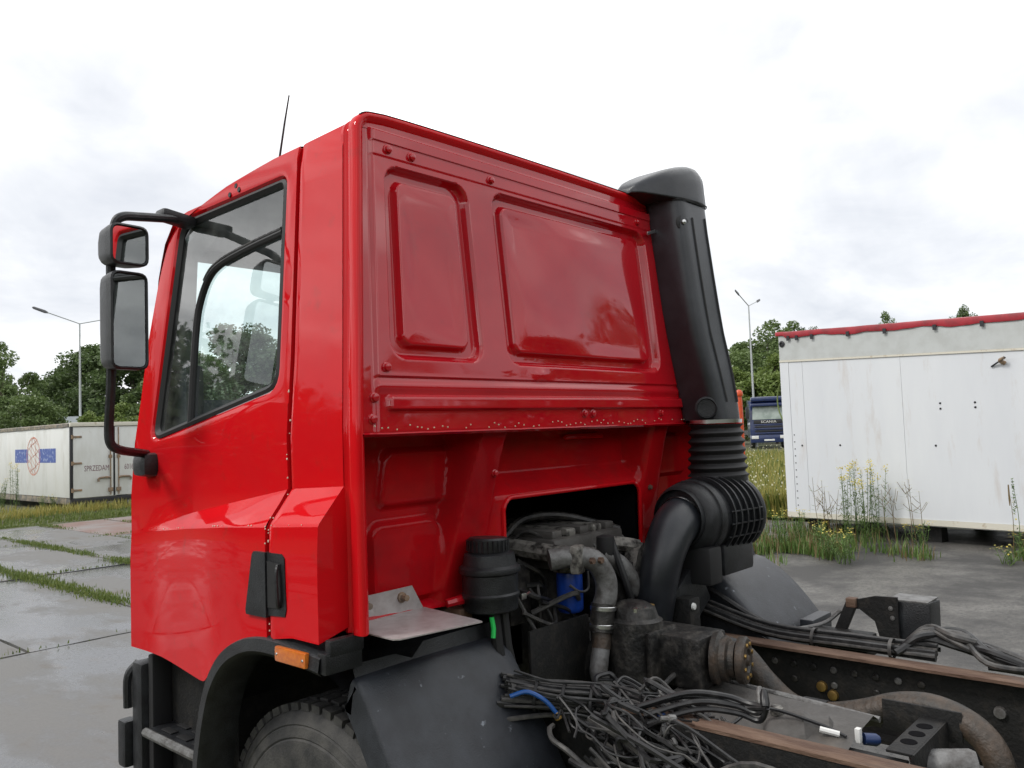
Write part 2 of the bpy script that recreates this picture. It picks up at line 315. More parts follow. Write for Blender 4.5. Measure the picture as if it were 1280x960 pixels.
# ================================================================== THE SETTING
def sheet(name, x0, x1, y0, y1, z, m, nx=2, ny=2, amp=0, kind='structure', parent=None):
    vs = []; fs = []
    for j in range(ny + 1):
        for i in range(nx + 1):
            x = x0 + (x1 - x0) * i / nx; y = y0 + (y1 - y0) * j / ny
            h = amp * mnoise.noise(Vector((x * .35, y * .35, 3.3))) if amp else 0
            vs.append((x, y, z + h))
    for j in range(ny):
        for i in range(nx):
            a = j * (nx + 1) + i; fs.append((a, a + 1, a + nx + 2, a + nx + 1))
    o = mk(name, vs, fs, m, parent)
    if kind: o['kind'] = kind
    return o
sheet('ground', -500, 500, -500, 500, -0.06, 'soil', 4, 4)
asph = sheet('asphalt_yard', 2.6, 13.6, -14, 6.0, -0.004, 'asphalt', 60, 80, .012)

# concrete slabs of the yard: each slab its own piece with open joints
pav = sheet('concrete_pavement', -9.2, 13.2, 0.2, 20.6, -0.052, 'soil', 2, 2)
yl = [2.1, 6.75, 11.65, 16.2, 20.4]
slab_rnd = random.Random(5)
for j in range(4):
    for i in range(-8, 7):
        pw = 3.0 if j == 0 else 1.5
        x0, x1 = 2.78 + pw * i, 2.78 + pw * (i + 1); y0, y1 = yl[j], yl[j + 1]
        if x0 > 12 or x0 < -9.5 or (y0 < 6 and x0 > 5): continue
        gp = slab_rnd.uniform(.03, .06); gy = slab_rnd.uniform(.04, .065); nx, ny = 12, 16; vs = []; fs = []
        tz = slab_rnd.uniform(-.006, .006); tx = slab_rnd.uniform(-.006, .006); ty = slab_rnd.uniform(-.0012, .0012)
        for b in range(ny + 1):
            for a in range(nx + 1):
                u = a / nx; w = b / ny
                x = x0 + gp / 2 + (x1 - x0 - gp) * u; y = y0 + gy / 2 + (y1 - y0 - gy) * w
                edge = min(u * (x1 - x0), (1 - u) * (x1 - x0), w * (y1 - y0), (1 - w) * (y1 - y0))
                if a in (0, nx): x += .022 * mnoise.noise(Vector((y * 3.1, x0 * 9, 1)))
                if b in (0, ny): y += .022 * mnoise.noise(Vector((x * 3.1, y0 * 9, 7)))
                z = tz + tx * (u - .5) + ty * (w - .5) + .006 * mnoise.noise(Vector((x * .8, y * .8, 1.1))) - (.014 if edge < .01 else 0)
                vs.append((x, y, z))
        for b in range(ny):
            for a in range(nx):
                q = b * (nx + 1) + a; fs.append((q, q + 1, q + nx + 2, q + nx + 1))
        ring = [a for a in range(nx + 1)] + [b * (nx + 1) + nx for b in range(1, ny + 1)] + [ny * (nx + 1) + a for a in range(nx - 1, -1, -1)] + [b * (nx + 1) for b in range(ny - 1, 0, -1)]
        base = len(vs); vs += [(vs[r][0], vs[r][1], -.05) for r in ring]
        fs += [(ring[k], ring[(k + 1) % len(ring)], base + (k + 1) % len(ring), base + k) for k in range(len(ring))]
        pink = (j == 3 and i in (2, 3))
        o = mk('slab', vs, fs, 'oldpink' if pink else 'concrete', pav); fixn(o)
        if pink: o['label'] = 'reddish stained concrete slab'

# ---- grass as stuff
def blades(name, pts, hmin, hmax, wid, m, label, catg, lean=.5, seed=1, parent=None, z=0.0):
    r = random.Random(seed); vs = []; fs = []
    for (x, y, k) in pts:
        h = r.uniform(hmin, hmax) * k; a = r.uniform(0, 6.283); w = wid * r.uniform(.6, 1.3); l = lean * h * r.uniform(.1, 1)
        dx, dy = math.cos(a) * w, math.sin(a) * w; lx, ly = math.cos(a + 1.57) * l, math.sin(a + 1.57) * l; b = len(vs)
        vs += [(x - dx, y - dy, z), (x + dx, y + dy, z), (x + dx * .7 + lx * .35, y + dy * .7 + ly * .35, z + h * .6), (x - dx * .7 + lx * .35, y - dy * .7 + ly * .35, z + h * .6), (x + lx, y + ly, z + h)]
        fs += [(b, b + 1, b + 2, b + 3), (b + 3, b + 2, b + 4)]
    o = mk(name, vs, fs, m, parent, False)
    if label: tag(o, label, catg, kind='stuff')
    return o
g = random.Random(3); pts = []
def wob(a, b): return .5 + .5 * mnoise.noise(Vector((a, b, 9.1)))
for X0, ya, yb, dens in ((2.78, 2.1, 13.6, 1.1), (4.28, 9.8, 18, 1.1), (5.78, 13.2, 20.4, .5), (7.28, 11.6, 20, .5), (2.78, 13.6, 20.4, .35), (5.78, 7, 13.2, .6)):
    y = ya
    while y < yb:
        k = wob(X0 * 7, y * .9)
        nb = int(46 * dens * max(0, k - .22) * 2.4)
        for _ in range(nb):
            pts.append((X0 + g.gauss(0, .045 + .05 * k), y + g.uniform(0, .1), .45 + k))
        y += .1
for Y0, dens in ((6.75, .12), (11.65, .5), (16.2, .5), (20.4, 1.2)):
    x = -2
    while x < 11:
        k = wob(x * .9, Y0 * 5)
        for _ in range(int(34 * dens * max(0, k - .3) * 2.4)): pts.append((x + g.uniform(0, .1), Y0 + g.gauss(0, .04), .4 + k))
        x += .1
blades('joint_weeds', pts, .012, .06, .007, 'grass', 'low green weeds growing in the joints of the concrete slabs', 'weeds', seed=2)
pts = []
for _ in range(11000):
    x = g.uniform(1.5, 16); y = 20.5 + abs(g.gauss(0, 1.3)); k = wob(x * .5, y * .5)
    if g.random() < .25 + k: pts.append((x, y, .5 + k))
blades('verge_grass', pts, .03, .15, .012, 'grass', 'unmown green verge along the edge of the concrete yard', 'grass', seed=4)
pts = []
for _ in range(9000):
    x = g.uniform(2, 9.5); y = g.uniform(21.4, 25); k = wob(x * .4, y * .7)
    if k > .6: pts.append((x, y, .5 + k))
blades('dry_grass', pts, .07, .26, .012, 'grass_dry', 'tall dry grass before the white box trailer', 'grass', seed=5)
# meadow beyond the container
pts = []
for _ in range(36000):
    d = g.uniform(0, 1) ** 1.6; x = 14 + d * 30; w = 1.2 + d * 9; y = 4.6 + (x - 12) * .44 + g.uniform(-w, w)
    pts.append((x, y, (.55 + .5 * wob(x * .3, y * .3)) * (1 - d * .25)))
blades('meadow_grass', pts[:24000], .30, .72, .016, 'grass_dry', 'tall yellowing meadow between the container and the blue lorry', 'grass', seed=6, lean=.35)
blades('meadow_herbs', pts[24000:], .25, .7, .022, 'grass', 'green herbs standing among the yellow meadow', 'grass', seed=8, lean=.5)
vs = []; fs = []
for (x, y, k) in g.sample(pts, 700):
    z = g.uniform(.3, .62); s_ = g.uniform(.010, .022); b = len(vs)
    vs += [(x + s_ * math.cos(a), y + s_ * math.sin(a), z + g.uniform(-.01, .01)) for a in (0, 1.26, 2.5, 3.77, 5.03)]; fs.append(tuple(range(b, b + 5)))
    vs += [(x, y - s_, z - s_), (x, y + s_, z - s_), (x, y + s_ * .7, z + s_), (x, y - s_ * .7, z + s_)]; fs.append((b + 5, b + 6, b + 7, b + 8))
o = mk('meadow_flowers', vs, fs, 'white_fl', None, False); tag(o, 'small pale flower heads dotted over the meadow', 'flowers', kind='stuff')
# short weeds on the near edge of the asphalt by the container
pts = []
for _ in range(2600):
    t_ = g.uniform(0, 1); x = 9.3 + t_ * 2.2 + g.gauss(0, .35); y = 3.6 - t_ * 3.2 + g.gauss(0, .4)
    if wob(x * 1.3, y * 1.3) > .5 + .18 * t_: pts.append((x, y, .4 + wob(x, y)))
for _ in range(5200):
    x = 9.6 + abs(g.gauss(0, 1.3)); y = 3.7 + g.gauss(0, .6)
    if wob(x * 1.7, y * 1.7) > .47: pts.append((x, y, .8))
blades('roadside_weeds', pts, .06, .28, .009, 'weed', 'low tangled weeds along the asphalt before the container', 'weeds', seed=9)
blades('dead_stalks', [(p[0] + g.uniform(-.2, .2), p[1], p[2]) for p in pts[::4]], .1, .42, .006, 'weed_brown', 'brown dead stalks among the weeds by the container', 'weeds', seed=10)

# ---- trees
def leafcloud(Q, leaf, r, asp=.55):
    n = len(Q); a = r.normal(size=(n, 3)); a /= np.linalg.norm(a, axis=1)[:, None]; b = np.cross(a, r.normal(size=(n, 3))); b /= np.linalg.norm(b, axis=1)[:, None]
    s_ = leaf * r.uniform(.6, 1.4, size=(n, 1)); V4 = np.stack([Q - a * s_, Q + b * s_ * asp, Q + a * s_, Q - b * s_ * asp], 1).reshape(-1, 3)
    return V4.tolist(), np.arange(4 * n).reshape(-1, 4).tolist()
def crown_mesh(name, seed, rx, rz, n_cl, n_leaf, leaf, squash=1.0, m='leaf_dark'):
    r = np.random.RandomState(seed); vs = []; fs = []
    cl = []
    for _ in range(n_cl):
        d = r.normal(size=3); d /= np.linalg.norm(d); rad = r.uniform(.35, 1.0) ** .6
        c = d * rad * np.array([rx, rx, rz]); 
        c[:2] *= (1.0 - .35 * max(0, c[2] / rz))
        cl.append((c, r.uniform(.16, .34) * rx))
    Q = []
    for c, cr_ in cl:
        P = r.normal(size=(n_leaf, 3)); P /= np.linalg.norm(P, axis=1)[:, None]; P *= (r.uniform(.15, 1.05, size=(n_leaf, 1)) ** .5) * cr_; P[:, 2] *= .8; Q.append(c + P)
    vs, fs = leafcloud(np.concatenate(Q), leaf, r)
    me = bpy.data.meshes.new(name); me.from_pydata([tuple(v) for v in vs], [], fs); me.materials.append(MT[m]); return me, cl
CR = {}
def crown(key, *a, **k):
    if key not in CR: CR[key] = crown_mesh('crown_' + key, *a, **k)
    return CR[key]
def tree(name, loc, h, kind, label, rot, group=None, sc=1.0, tr=.28, catg='tree', wide=1.0):
    spec = {'dark': (3, 2.6, 3.4, 70, 330, .095, 1, 'leaf_dark'), 'mid': (8, 2.5, 3.0, 60, 330, .095, 1, 'leaf_mid'), 'light': (12, 1.9, 1.9, 44, 330, .08, 1, 'leaf_light'), 'gray': (21, 2.2, 3.1, 46, 260, .085, 1, 'leaf_gray'), 'airy': (33, 2.0, 3.2, 36, 260, .085, 1, 'leaf_mid')}[kind]
    me, cl = crown(kind, spec[0], *spec[1:6], m=spec[7])
    t = empty(name, loc); tag(t, label, catg, group)
    k = h / (spec[2] * 2.25); cz = h - spec[2] * k
    o = bpy.data.objects.new('crown', me); COL.objects.link(o); o.parent = t; o.location = (0, 0, cz); o.scale = (k * sc * wide, k * sc * wide, k); o.rotation_euler = (0, 0, rot)
    mb = MB(); mb.tube([(0, 0, -.1), (.05, .02, cz * .5), (.02, .06, cz), (0, 0, cz + spec[2] * k * .6)], [tr * .6, tr * .45, tr * .32, tr * .08], 8)
    for c, _ in cl[::6]:
        c2 = Vector(c) * k; c2.x *= sc * wide; c2.y *= sc * wide; c2.rotate(Matrix.Rotation(rot, 3, 'Z')); e = Vector((0, 0, cz)) + c2
        mb.tube(cat([(.02, .04, cz * .75), (e.x * .4, e.y * .4, (cz * .75 + e.z) / 2 + .2), e], 4), [tr * .28 * (1 - i / 10) for i in range(9)], 5)
    me2 = bpy.data.meshes.new('trunk'); me2.from_pydata(mb.v, [], mb.f); me2.materials.append(MT['bark']); tk = bpy.data.objects.new('trunk', me2); COL.objects.link(tk); tk.parent = t
    return t
CAM = Vector((-1.42367, -1.87643, 0))
def at_px(px, depth):   # ground spot for a picture column at a given depth along the view axis
    h = Vector((fw.x, fw.y, 0)).normalized(); r_ = Vector((rt.x, rt.y, 0)); p = CAM + h * depth + r_ * ((px - 640) / 1027.19 * depth); return (p.x, p.y, -.05)
TL = [
 (2, 60, 9.6, 'airy', 'airy dark tree at the left edge of the picture', 1.1, .3),
 (-42, 63, 9.2, 'mid', 'mid green tree cut by the left edge of the picture', 1.2, 1.3),
 (30, 44, 5.0, 'mid', 'mid green leafy tree just behind the white trailer with the globe', 1.15, 2.0),
 (66, 74, 8.4, 'dark', 'low dark tree left of the street lamp by the mirror', 1.3, .8),
 (96, 72, 9.4, 'dark', 'dark tree directly behind the left street lamp', 1.1, 2.7),
 (128, 70, 10.6, 'dark', 'tall dark tree seen beside the long mirror', 1.25, 4.1),
 (166, 68, 10.0, 'dark', 'dark tree between the mirror and the red cab', 1.2, 5.0),
 (150, 50, 4.4, 'light', 'light green bush tree above the trailer doors below the mirror', 1.1, .4),
 (112, 49, 3.9, 'light', 'small light green shrub right of the white roof', 1.0, 1.7),
 (82, 48, 3.0, 'light', 'little bright shrub at the foot of the left street lamp', .9, 3.0),
 (212, 66, 9.0, 'mid', 'green tree seen through the small quarter window', 1.1, 1.9),
 (252, 64, 9.3, 'mid', 'leftmost green tree seen through the main door window', 1.15, .9),
 (292, 60, 10.6, 'gray', 'tallest greyish tree seen through the door window', 1.25, 2.2),
 (334, 62, 10.0, 'gray', 'rightmost greyish tree seen through the door window', 1.25, 3.9),
 (930, 84, 9.6, 'mid', 'round green tree left of the right street lamp', 1.2, .5),
 (962, 92, 13.0, 'airy', 'tall tree behind the right street lamp and the container corner', 1.15, 2.5),
 (918, 72, 6.6, 'light', 'light green bushy tree behind the blue lorry', 1.2, 3.1),
 (968, 70, 7.4, 'light', 'bushy green tree between the blue lorry and the container', 1.1, 4.4),
 (938, 98, 12.2, 'mid', 'tall green tree just left of the right street lamp pole', 1.2, 2.2),
 (990, 96, 13.2, 'airy', 'tree top showing above the left end of the red tarpaulin', .9, 1.0),
 (1010, 100, 13.3, 'gray', 'second small tree top over the left part of the red tarpaulin', .7, 1.6),
 (1116, 98, 14.2, 'airy', 'single tree top over the middle of the container', .55, 5.2),
 (1206, 96, 14.5, 'dark', 'tree top poking above the right part of the container', .5, .2)]
for px, d, h, kd, lb, sc, ro in TL:
    tree('bush' if 'bush ' in lb or 'shrub' in lb else 'tree', at_px(px, d), h, kd, lb, ro, 'trees and bushes round the yard', sc, catg='shrub' if 'shrub' in lb else 'tree')
# the wood behind the photographer, known from the reflections in the paint: one far mass
q = np.random.RandomState(4); Q = []
for ang in np.arange(96, 345, 2.2):
    a = R(ang); d = q.uniform(32, 40); c = np.array([CAM.x + math.sin(a) * d, CAM.y + math.cos(a) * d, 0]); hh = (6.6 if ang > 215 else 7.6) + 3.4 * mnoise.noise(Vector((ang * .09, 2.2, 0))) + q.uniform(-.9, 1.2)
    P = q.normal(size=(1700, 3)); P[:, :2] *= 1.3; P[:, 2] = hh * q.uniform(0, 1, size=1700) ** .9; Q.append(c + P)
vs, fs = leafcloud(np.concatenate(Q), .17, q, 1.0)
o = mk('far_wood', vs, fs, 'leaf_dark', None, False); tag(o, 'far wood round the yard reflected in the red paint', 'wood', kind='stuff')

# ---- street lamps
def lamp(px, depth, h, label, ang, arm=2.2):
    x, y, _ = at_px(px, depth); t = empty('street_lamp', (x, y, 0)); tag(t, label, 'street lamp', 'double armed street lamps')
    MB().lathe([(.16, 0), (.16, .5), (.09, .55), (.075, h * .5), (.05, h)], (x, y, 0), seg=14).out('pole', 'pole', t)
    c, s_ = math.cos(ang), math.sin(ang)
    for sg in (-1, 1):
        p0 = Vector((x, y, h - .03)); p1 = Vector((x + c * sg * arm, y + s_ * sg * arm, h + .55)); a = MB().tube([p0, p1], .035, 8).out('arm', 'pole', t)
        d = (p1 - p0).normalized(); p2 = p1 + d * .95
        MB().tube([p1 - d * .1, p1 + d * .12, p2 - d * .1, p2], [.05, .11, .09, .03], 10, flat=.45).out('lamp_head', 'pole_dark', a)
lamp(99, 56, 10.3, 'tall double armed street lamp behind the left trailer, beside the mirror', R(8))
lamp(941, 62, 10.7, 'tall double armed street lamp behind the blue lorry', R(9))

# ---- pale hall roof behind the trailer
x, y, _ = at_px(80, 60); hz = empty('hall', (x, y, 0)); tag(hz, 'low hall with pale white roof behind the left trailer', 'building')
Mh = Matrix.Translation((x, y, 0)) @ Matrix.Rotation(R(-20), 4, 'Z')
def tr(vs): return [Mh @ Vector(v) for v in vs]
mb = MB(); mb.prism([(-2.6, 0), (-2.6, 2.9), (2.6, 2.9), (2.6, 0)], 1, -6, 6); mb.v = tr(mb.v); mb.out('wall', 'tent', hz)
mb = MB(); mb.loft([[(-2.9, -6.2, 2.92), (-1.9, -6.2, 3.85), (1.4, -6.2, 3.9), (2.9, -6.2, 2.92)], [(-2.9, 6.2, 2.92), (-1.9, 6.2, 3.85), (1.4, 6.2, 3.9), (2.9, 6.2, 2.92)]], True, True); mb.v = tr(mb.v); mb.out('roof', 'tent', hz, autos=20)
for q_ in range(-2, 3):
    mb = MB().box(-.05 + q_ * 1.1, .05 + q_ * 1.1, -6.26, -6.2, .1, 2.88); mb.v = tr(mb.v); mb.out('post', 'pole', hz)

# ================================================================== WHITE BOX TRAILER ON THE LEFT
TX, TY = 7.9, 24.3; TZ0, TZ1, TLn, TWd = .36, 2.47, 11.5, 2.5
tl = empty('box_trailer', (TX, TY, 0)); tag(tl, 'white box trailer body with globe logo and double rear doors', 'trailer')
for i in range(6):
    y0 = TY + .06 + i * (TLn - .06) / 6
    MB().box(TX, TX + .05, y0 + .002, y0 + (TLn - .06) / 6 - .002, TZ0, TZ1, .004).out('side_panel', 'trailer', tl)
MB().box(TX + .052, TX + TWd, TY + .09, TY + TLn, TZ0 + .02, TZ1 - .02).out('body_core', 'trailer', tl)
# roof edges: weathered on the side, lighter over the doors
mb = MB(); n = 40
mb.loft([[(TX - .03, TY + .1 + (TLn - .1) * i / n, TZ1 + .004 + .02 * mnoise.noise(Vector((i * .7, 0, 0)))) for i in range(n + 1)], [(TX - .035, TY + .1 + (TLn - .1) * i / n, TZ1 + .10 + .02 * mnoise.noise(Vector((i * .5, 4, 0)))) for i in range(n + 1)], [(TX + .25, TY + .1 + (TLn - .1) * i / n, TZ1 + .14) for i in range(n + 1)]])
mb.out('roof_edge', 'roofedge', tl)
MB().box(TX + .1, TX + TWd, TY + .1, TY + TLn, TZ1 - .01, TZ1 + .12, .01).out('roof', 'roofedge', tl)
MB().box(TX - .02, TX + TWd + .02, TY - .05, TY + .085, TZ1 + .01, TZ1 + .13, .012).out('door_header', 'trim', tl)
MB().box(TX - .02, TX + .05, TY - .02, TY + .055, TZ0 - .05, TZ1 + .008, .008).out('corner_post', 'far_dark', tl)
MB().box(TX + TWd - .04, TX + TWd + .02, TY - .02, TY + .055, TZ0 - .05, TZ1 + .008, .008).out('corner_post', 'far_dark', tl)
MB().box(TX, TX + TWd, TY - .03, TY + .09, TZ0 - .18, TZ0 - .03, .01).out('rear_sill', 'far_dark', tl)
MB().box(TX + .02, TX + .10, TY + .1, TY + TLn, TZ0 - .2, TZ0 - .005, .01).out('side_sill', 'roofedge', tl)
for sx_ in (.35, TWd - .55):
    for dy in (1.2, TLn - 1.8): MB().box(TX + sx_, TX + sx_ + .2, TY + dy, TY + dy + .4, -.05, TZ0 - .02, .01).out('support', 'far_dark', tl)
mid = TX + TWd / 2
for k, (a, b) in enumerate(((TX + .065, mid - .03), (mid + .03, TX + TWd - .055))):
    d = MB().box(a, b, TY - .012, TY + .05, TZ0 - .01, TZ1 - .01, .008).out('rear_door', 'trailer', tl)
    hx = a if k == 0 else b; sg = 1 if k == 0 else -1
    for zz in (.58, 1.38, 2.17):
        h = MB().box(min(hx - .06 * sg, hx + .24 * sg), max(hx - .06 * sg, hx + .24 * sg), TY - .035, TY - .014, zz - .03, zz + .03, .006); h.lathe([(.035, -.06), (.035, .06)], (hx - .03 * sg, TY - .04, zz), seg=10); h.out('hinge', 'rust_bar', d)
    bx = (mid - .12) if k == 0 else (mid + .12)
    MB().tube([(bx, TY - .045, TZ0 + .02), (bx, TY - .045, TZ1 - .03)], .018, 8).out('lock_bar', 'rust_bar', d)
    MB().box(bx - .05, bx + .05, TY - .06, TY - .013, 1.50, 1.60, .008).out('bar_bracket', 'rust_bar', d)
    x2 = bx - .34 * sg
    MB().tube(cat([(bx, TY - .06, .90), (bx - .1 * sg, TY - .07, .92), (x2, TY - .06, .90), (x2 - .02 * sg, TY - .06, .80)], 4), .03, 8).out('handle', 'rust_bar', d)
    MB().box(bx - .07, bx + .07, TY - .06, TY - .013, TZ0 + .12, TZ0 + .24, .01).out('bar_bracket', 'rust_bar', d)
    mw = Matrix.Translation((mid - .88 if k == 0 else mid + .30, TY - .0145, 1.13)) @ Matrix.Rotation(R(90), 4, 'X')
    text_obj('lettering', 'SPRZEDAM' if k == 0 else '601676373', .24, 'ink', mw, d, .001, .62 if k == 0 else .60)
MB().box(mid - .022, mid + .022, TY - .006, TY + .04, TZ0 - .01, TZ1 - .01).out('door_seal', 'rubber', tl)
# logo on the side: two blue blocks and a globe
cy, cz, rr = TY + 3.15, 1.62, .60
for a, b in ((cy + .5, cy + 1.75), (cy - 1.95, cy - .5)):
    MB().box(TX - .004, TX - .0005, a, b, cz - .21, cz + .23).out('logo_block', 'logo_blue', tl)
gl = MB()
def ring(w, yr, zr, n=40):
    rows = [[(TX - .005, cy + (yr + s_ * w) * math.cos(2 * math.pi * i / n), cz + (zr + s_ * w) * math.sin(2 * math.pi * i / n)) for i in range(n)] for s_ in (-1, 1)]
    gl.loft(rows, True)
ring(.022, rr, rr); ring(.012, rr * .38, rr * .96)
for k in range(-3, 4):
    for sg in (-1, 1):
        pts_ = []
        for i in range(13):
            u = -1 + i / 6; yy = u * rr; zz = k * .2 + sg * u * .30 + .05 * math.sin(u * 3)
            if yy * yy + zz * zz < rr * rr * .96: pts_.append((yy, zz))
        if len(pts_) > 1 and (sg > 0 or k % 2 == 0):
            gl.loft([[(TX - .005, cy + p[0], cz + p[1] - .012) for p in pts_], [(TX - .005, cy + p[0], cz + p[1] + .012) for p in pts_]])
gl.out('globe_logo', 'logo_red', tl, False)

# ================================================================== WHITE CONTAINER ON THE RIGHT
# local frame: s runs along the visible wall from the far left end towards the right, n points out of the wall
A0 = Vector((12.15, 4.15, 0)); A1 = Vector((11.58, .45, 0)); sdir = (A1 - A0).normalized(); ndir = Vector((sdir.y, -sdir.x, 0))
if ndir.x > 0: ndir = -ndir
ct = empty('container', tuple(A0)); tag(ct, 'white panelled container with red tarpaulin edge on its roof', 'container')
def CW(s_, n_, z): return A0 + sdir * s_ + ndir * n_ + Vector((0, 0, z))
CL = 8.2; CB = .26
def ctop(s_): return 3.36 - .042 * s_
def cbox(s0, s1, n0, n1, z0f, z1f, name, m, parent=ct, bev=0):
    mb = MB(); f0 = z0f if callable(z0f) else (lambda q: z0f); f1 = z1f if callable(z1f) else (lambda q: z1f)
    vs = [CW(s_, n_, f(s_)) for s_ in (s0, s1) for n_ in (n0, n1) for f in (f0, f1)]
    mb.add(vs, [(0, 1, 3, 2), (4, 6, 7, 5), (0, 4, 5, 1), (2, 3, 7, 6), (0, 2, 6, 4), (1, 5, 7, 3)])
    return mb.out(name, m, parent, False)
zf = lambda s_: ctop(s_) - .46          # underside of the fascia
zb = lambda s_: CB
cbox(0, CL, -2.4, -.03, lambda s_: CB - .02, lambda s_: ctop(s_) - .03, 'body_core', 'whitebox')
fa = cbox(.005, CL, -.028, .018, lambda s_: zf(s_) + .022, lambda s_: ctop(s_), 'fascia', 'fascia')
cbox(.0, CL, -.028, .026, lambda s_: zf(s_) - .012, lambda s_: zf(s_) + .02, 'drip_rail', 'trim')
seams = [0.0, .165, .42, 2.07, 4.1, 6.2, CL]
for i in range(len(seams) - 1):
    p = cbox(seams[i] + .0022, seams[i + 1] - .0022, -.028, .010 if i else .016, lambda s_: CB + .085, lambda s_: zf(s_) - .014, 'wall_panel', 'whitebox')
cbox(0, CL, -.028, .022, lambda s_: CB, lambda s_: CB + .083, 'bottom_rail', 'trim')
mb = MB()
for k in range(11):
    mb.lathe([(.011, 0), (.009, .006), (.0, .008)], CW(.205, .0105, .46 + k * .118), ndir, 8)
mb.out('rivet', 'far_dark', ct)
for s_, z in ((.34, 1.46), (1.02, 1.46), (2.52, 1.44), (2.62, 1.98), (2.62, 2.06), (3.1, 1.98), (3.1, 2.05)):
    MB().lathe([(.017, 0), (.014, .007), (.0, .01)], CW(s_, .0105, z), ndir, 10).out('bolt', 'far_dark', ct)
rg = MB().lathe([(.05, 0), (.055, .012), (.03, .02), (.028, .004)], CW(.07, .0185, ctop(0) - .16), ndir, 16).out('lashing_ring', 'far_dark', ct)
hk = MB(); hk.tube(cat([CW(3.52, .01, ctop(3.5) - .64), CW(3.48, .07, ctop(3.5) - .60), CW(3.55, .10, ctop(3.5) - .57)], 5), [.03] * 5 + [.022] * 6, 8); hk.out('hook', 'rust_bar', ct)
MB().tube([CW(3.35, .02, ctop(3.4) - .68), CW(3.56, .09, ctop(3.4) - .57)], .012, 8).out('latch_pin', 'far_dark', ct)
# tarpaulin hem along the roof edge
n = 120; rows = []
for (nn, dz, wv) in ((-.5, .035, 0), (-.02, .05, .1), (.03, .04, .25), (.042, -.005, .6), (.036, -.065, 1.0)):
    rw = []
    for i in range(n + 1):
        s_ = -.04 + (CL + .05) * i / n; w = mnoise.noise(Vector((s_ * 1.9, 2.2, 0))) * .045 * wv + mnoise.noise(Vector((s_ * 5.5, 7.2, 0))) * .012 * wv
        if i < 3: w += .05 * wv
        rw.append(CW(s_, nn + .012 * mnoise.noise(Vector((s_ * 4, 1, nn * 9))), ctop(s_) + dz + w))
    rows.append(rw)
MB().loft(rows).out('tarpaulin_hem', 'tarp', ct)
for s_ in (.18, .34, .62, 1.25, 1.85, 2.6, 3.25, 4.2, 5.2):
    cbox(s_, s_ + .05, .045, .055, lambda q: ctop(q) - .11, lambda q: ctop(q) - .03, 'strap', 'far_dark')
MB().lathe([(.045, 0), (.043, .02), (.03, .032), (.0, .036)], CW(3.93, .0225, CB + .045), ndir, 14).out('side_marker', 'orange_fl', ct)
for s_ in (.3, 2.2, 4.2, 6.5):
    for nn in (-2.1, -.35): cbox(s_, s_ + .25, nn, nn + .2, -.05, CB - .021, 'support_block', 'frame')
# hose loop hanging at the far end
MB().tube(cat([CW(-.02, -.2, 2.7), CW(-.22, -.25, 2.45), CW(-.24, -.25, 2.1), CW(-.04, -.2, 1.7)], 8), .012, 6).out('hose', 'leaf_light', ct)

# ================================================================== FAR BLUE LORRY
bx_, by_, _ = at_px(958, 58); bt = empty('lorry', (bx_, by_, 0)); tag(bt, 'blue lorry with dark sun visor parked beyond the meadow', 'lorry')
rz = math.atan2(CAM.y - by_, CAM.x - bx_) + R(90) + R(6)
ML = Matrix.Translation((bx_, by_, 0)) @ Matrix.Rotation(rz, 4, 'Z')     # front face looks along local -y
def lo(mb, name, m, parent=bt, **k):
    mb.v = [ML @ Vector(v) for v in mb.v]; return mb.out(name, m, parent, **k)
cab2 = MB(); cab2.loft([[(sx_ * (1.25 - .09 * t), -.02 + .30 * max(0, t - .35), .75 + 2.75 * t) for t in (0, .3, .55, .8, 1)] for sx_ in (-1, 1)]); cab2 = MB()
prof = [(0, .75), (-.02, 1.9), (.22, 3.0), (.45, 3.35), (2.0, 3.45), (2.0, .75)]
rows = [[(x_, p[0] + (.08 if abs(x_) > 1.1 else 0), p[1]) for p in prof] for x_ in (-1.25, -1.12, 0, 1.12, 1.25)]
cab2.loft(rows, False); cab2.add([tuple(p) for p in rows[0]] + [tuple(p) for p in rows[-1]], [(0, 1, 2, 3, 4, 5), (6, 7, 8, 9, 10, 11)])
cb_ = lo(cab2, 'cab', 'truck_blue')
lo(MB().add([(-1.08, -.035, 2.02), (1.08, -.035, 2.02), (1.02, .16, 2.92), (-1.02, .16, 2.92)], [(0, 1, 2, 3)]), 'windscreen', 'far_glass', cb_)
lo(MB().box(-1.15, 1.15, -.16, .2, 2.95, 3.15, .04), 'sun_visor', 'truck_blue', cb_)
lo(MB().box(-1.12, 1.12, .1, .7, 3.3, 3.62, .1), 'roof_spoiler', 'truck_blue', cb_)
for k in range(5): lo(MB().box(-.95, .95, -.09, -.015, 1.0 + .15 * k, 1.09 + .15 * k, .02), 'grille_slat', 'far_dark' if k % 2 else 'truck_blue', cb_)
lo(MB().box(-1.0, 1.0, -.06, -.021, 1.72, 1.96, .02), 'badge_panel', 'far_dark', cb_)
mw = ML @ Matrix.Translation((-.52, -.068, 1.77)) @ Matrix.Rotation(R(90), 4, 'X'); text_obj('lettering', 'SCANIA', .24, 'headlamp', mw, cb_, .004, 1.25)
bp_ = lo(MB().box(-1.27, 1.27, -.18, .3, .38, .92, .06), 'bumper', 'truck_blue')
for sg in (-1, 1):
    lo(MB().box(min(sg * .72, sg * 1.2), max(sg * .72, sg * 1.2), -.21, -.17, .66, .88, .02), 'headlight', 'headlamp', bp_)
    lo(MB().box(min(sg * 1.3, sg * 1.52), max(sg * 1.3, sg * 1.52), -.06, .12, 2.1, 2.9, .04), 'mirror', 'far_dark', cb_)
    w = MB().lathe([(.3, -.15), (.5, -.15), (.52, -.1), (.52, .1), (.5, .15), (.3, .15)], (sg * 1.05, .9, .5), (1, 0, 0), 20); lo(w, 'wheel', 'tyre')
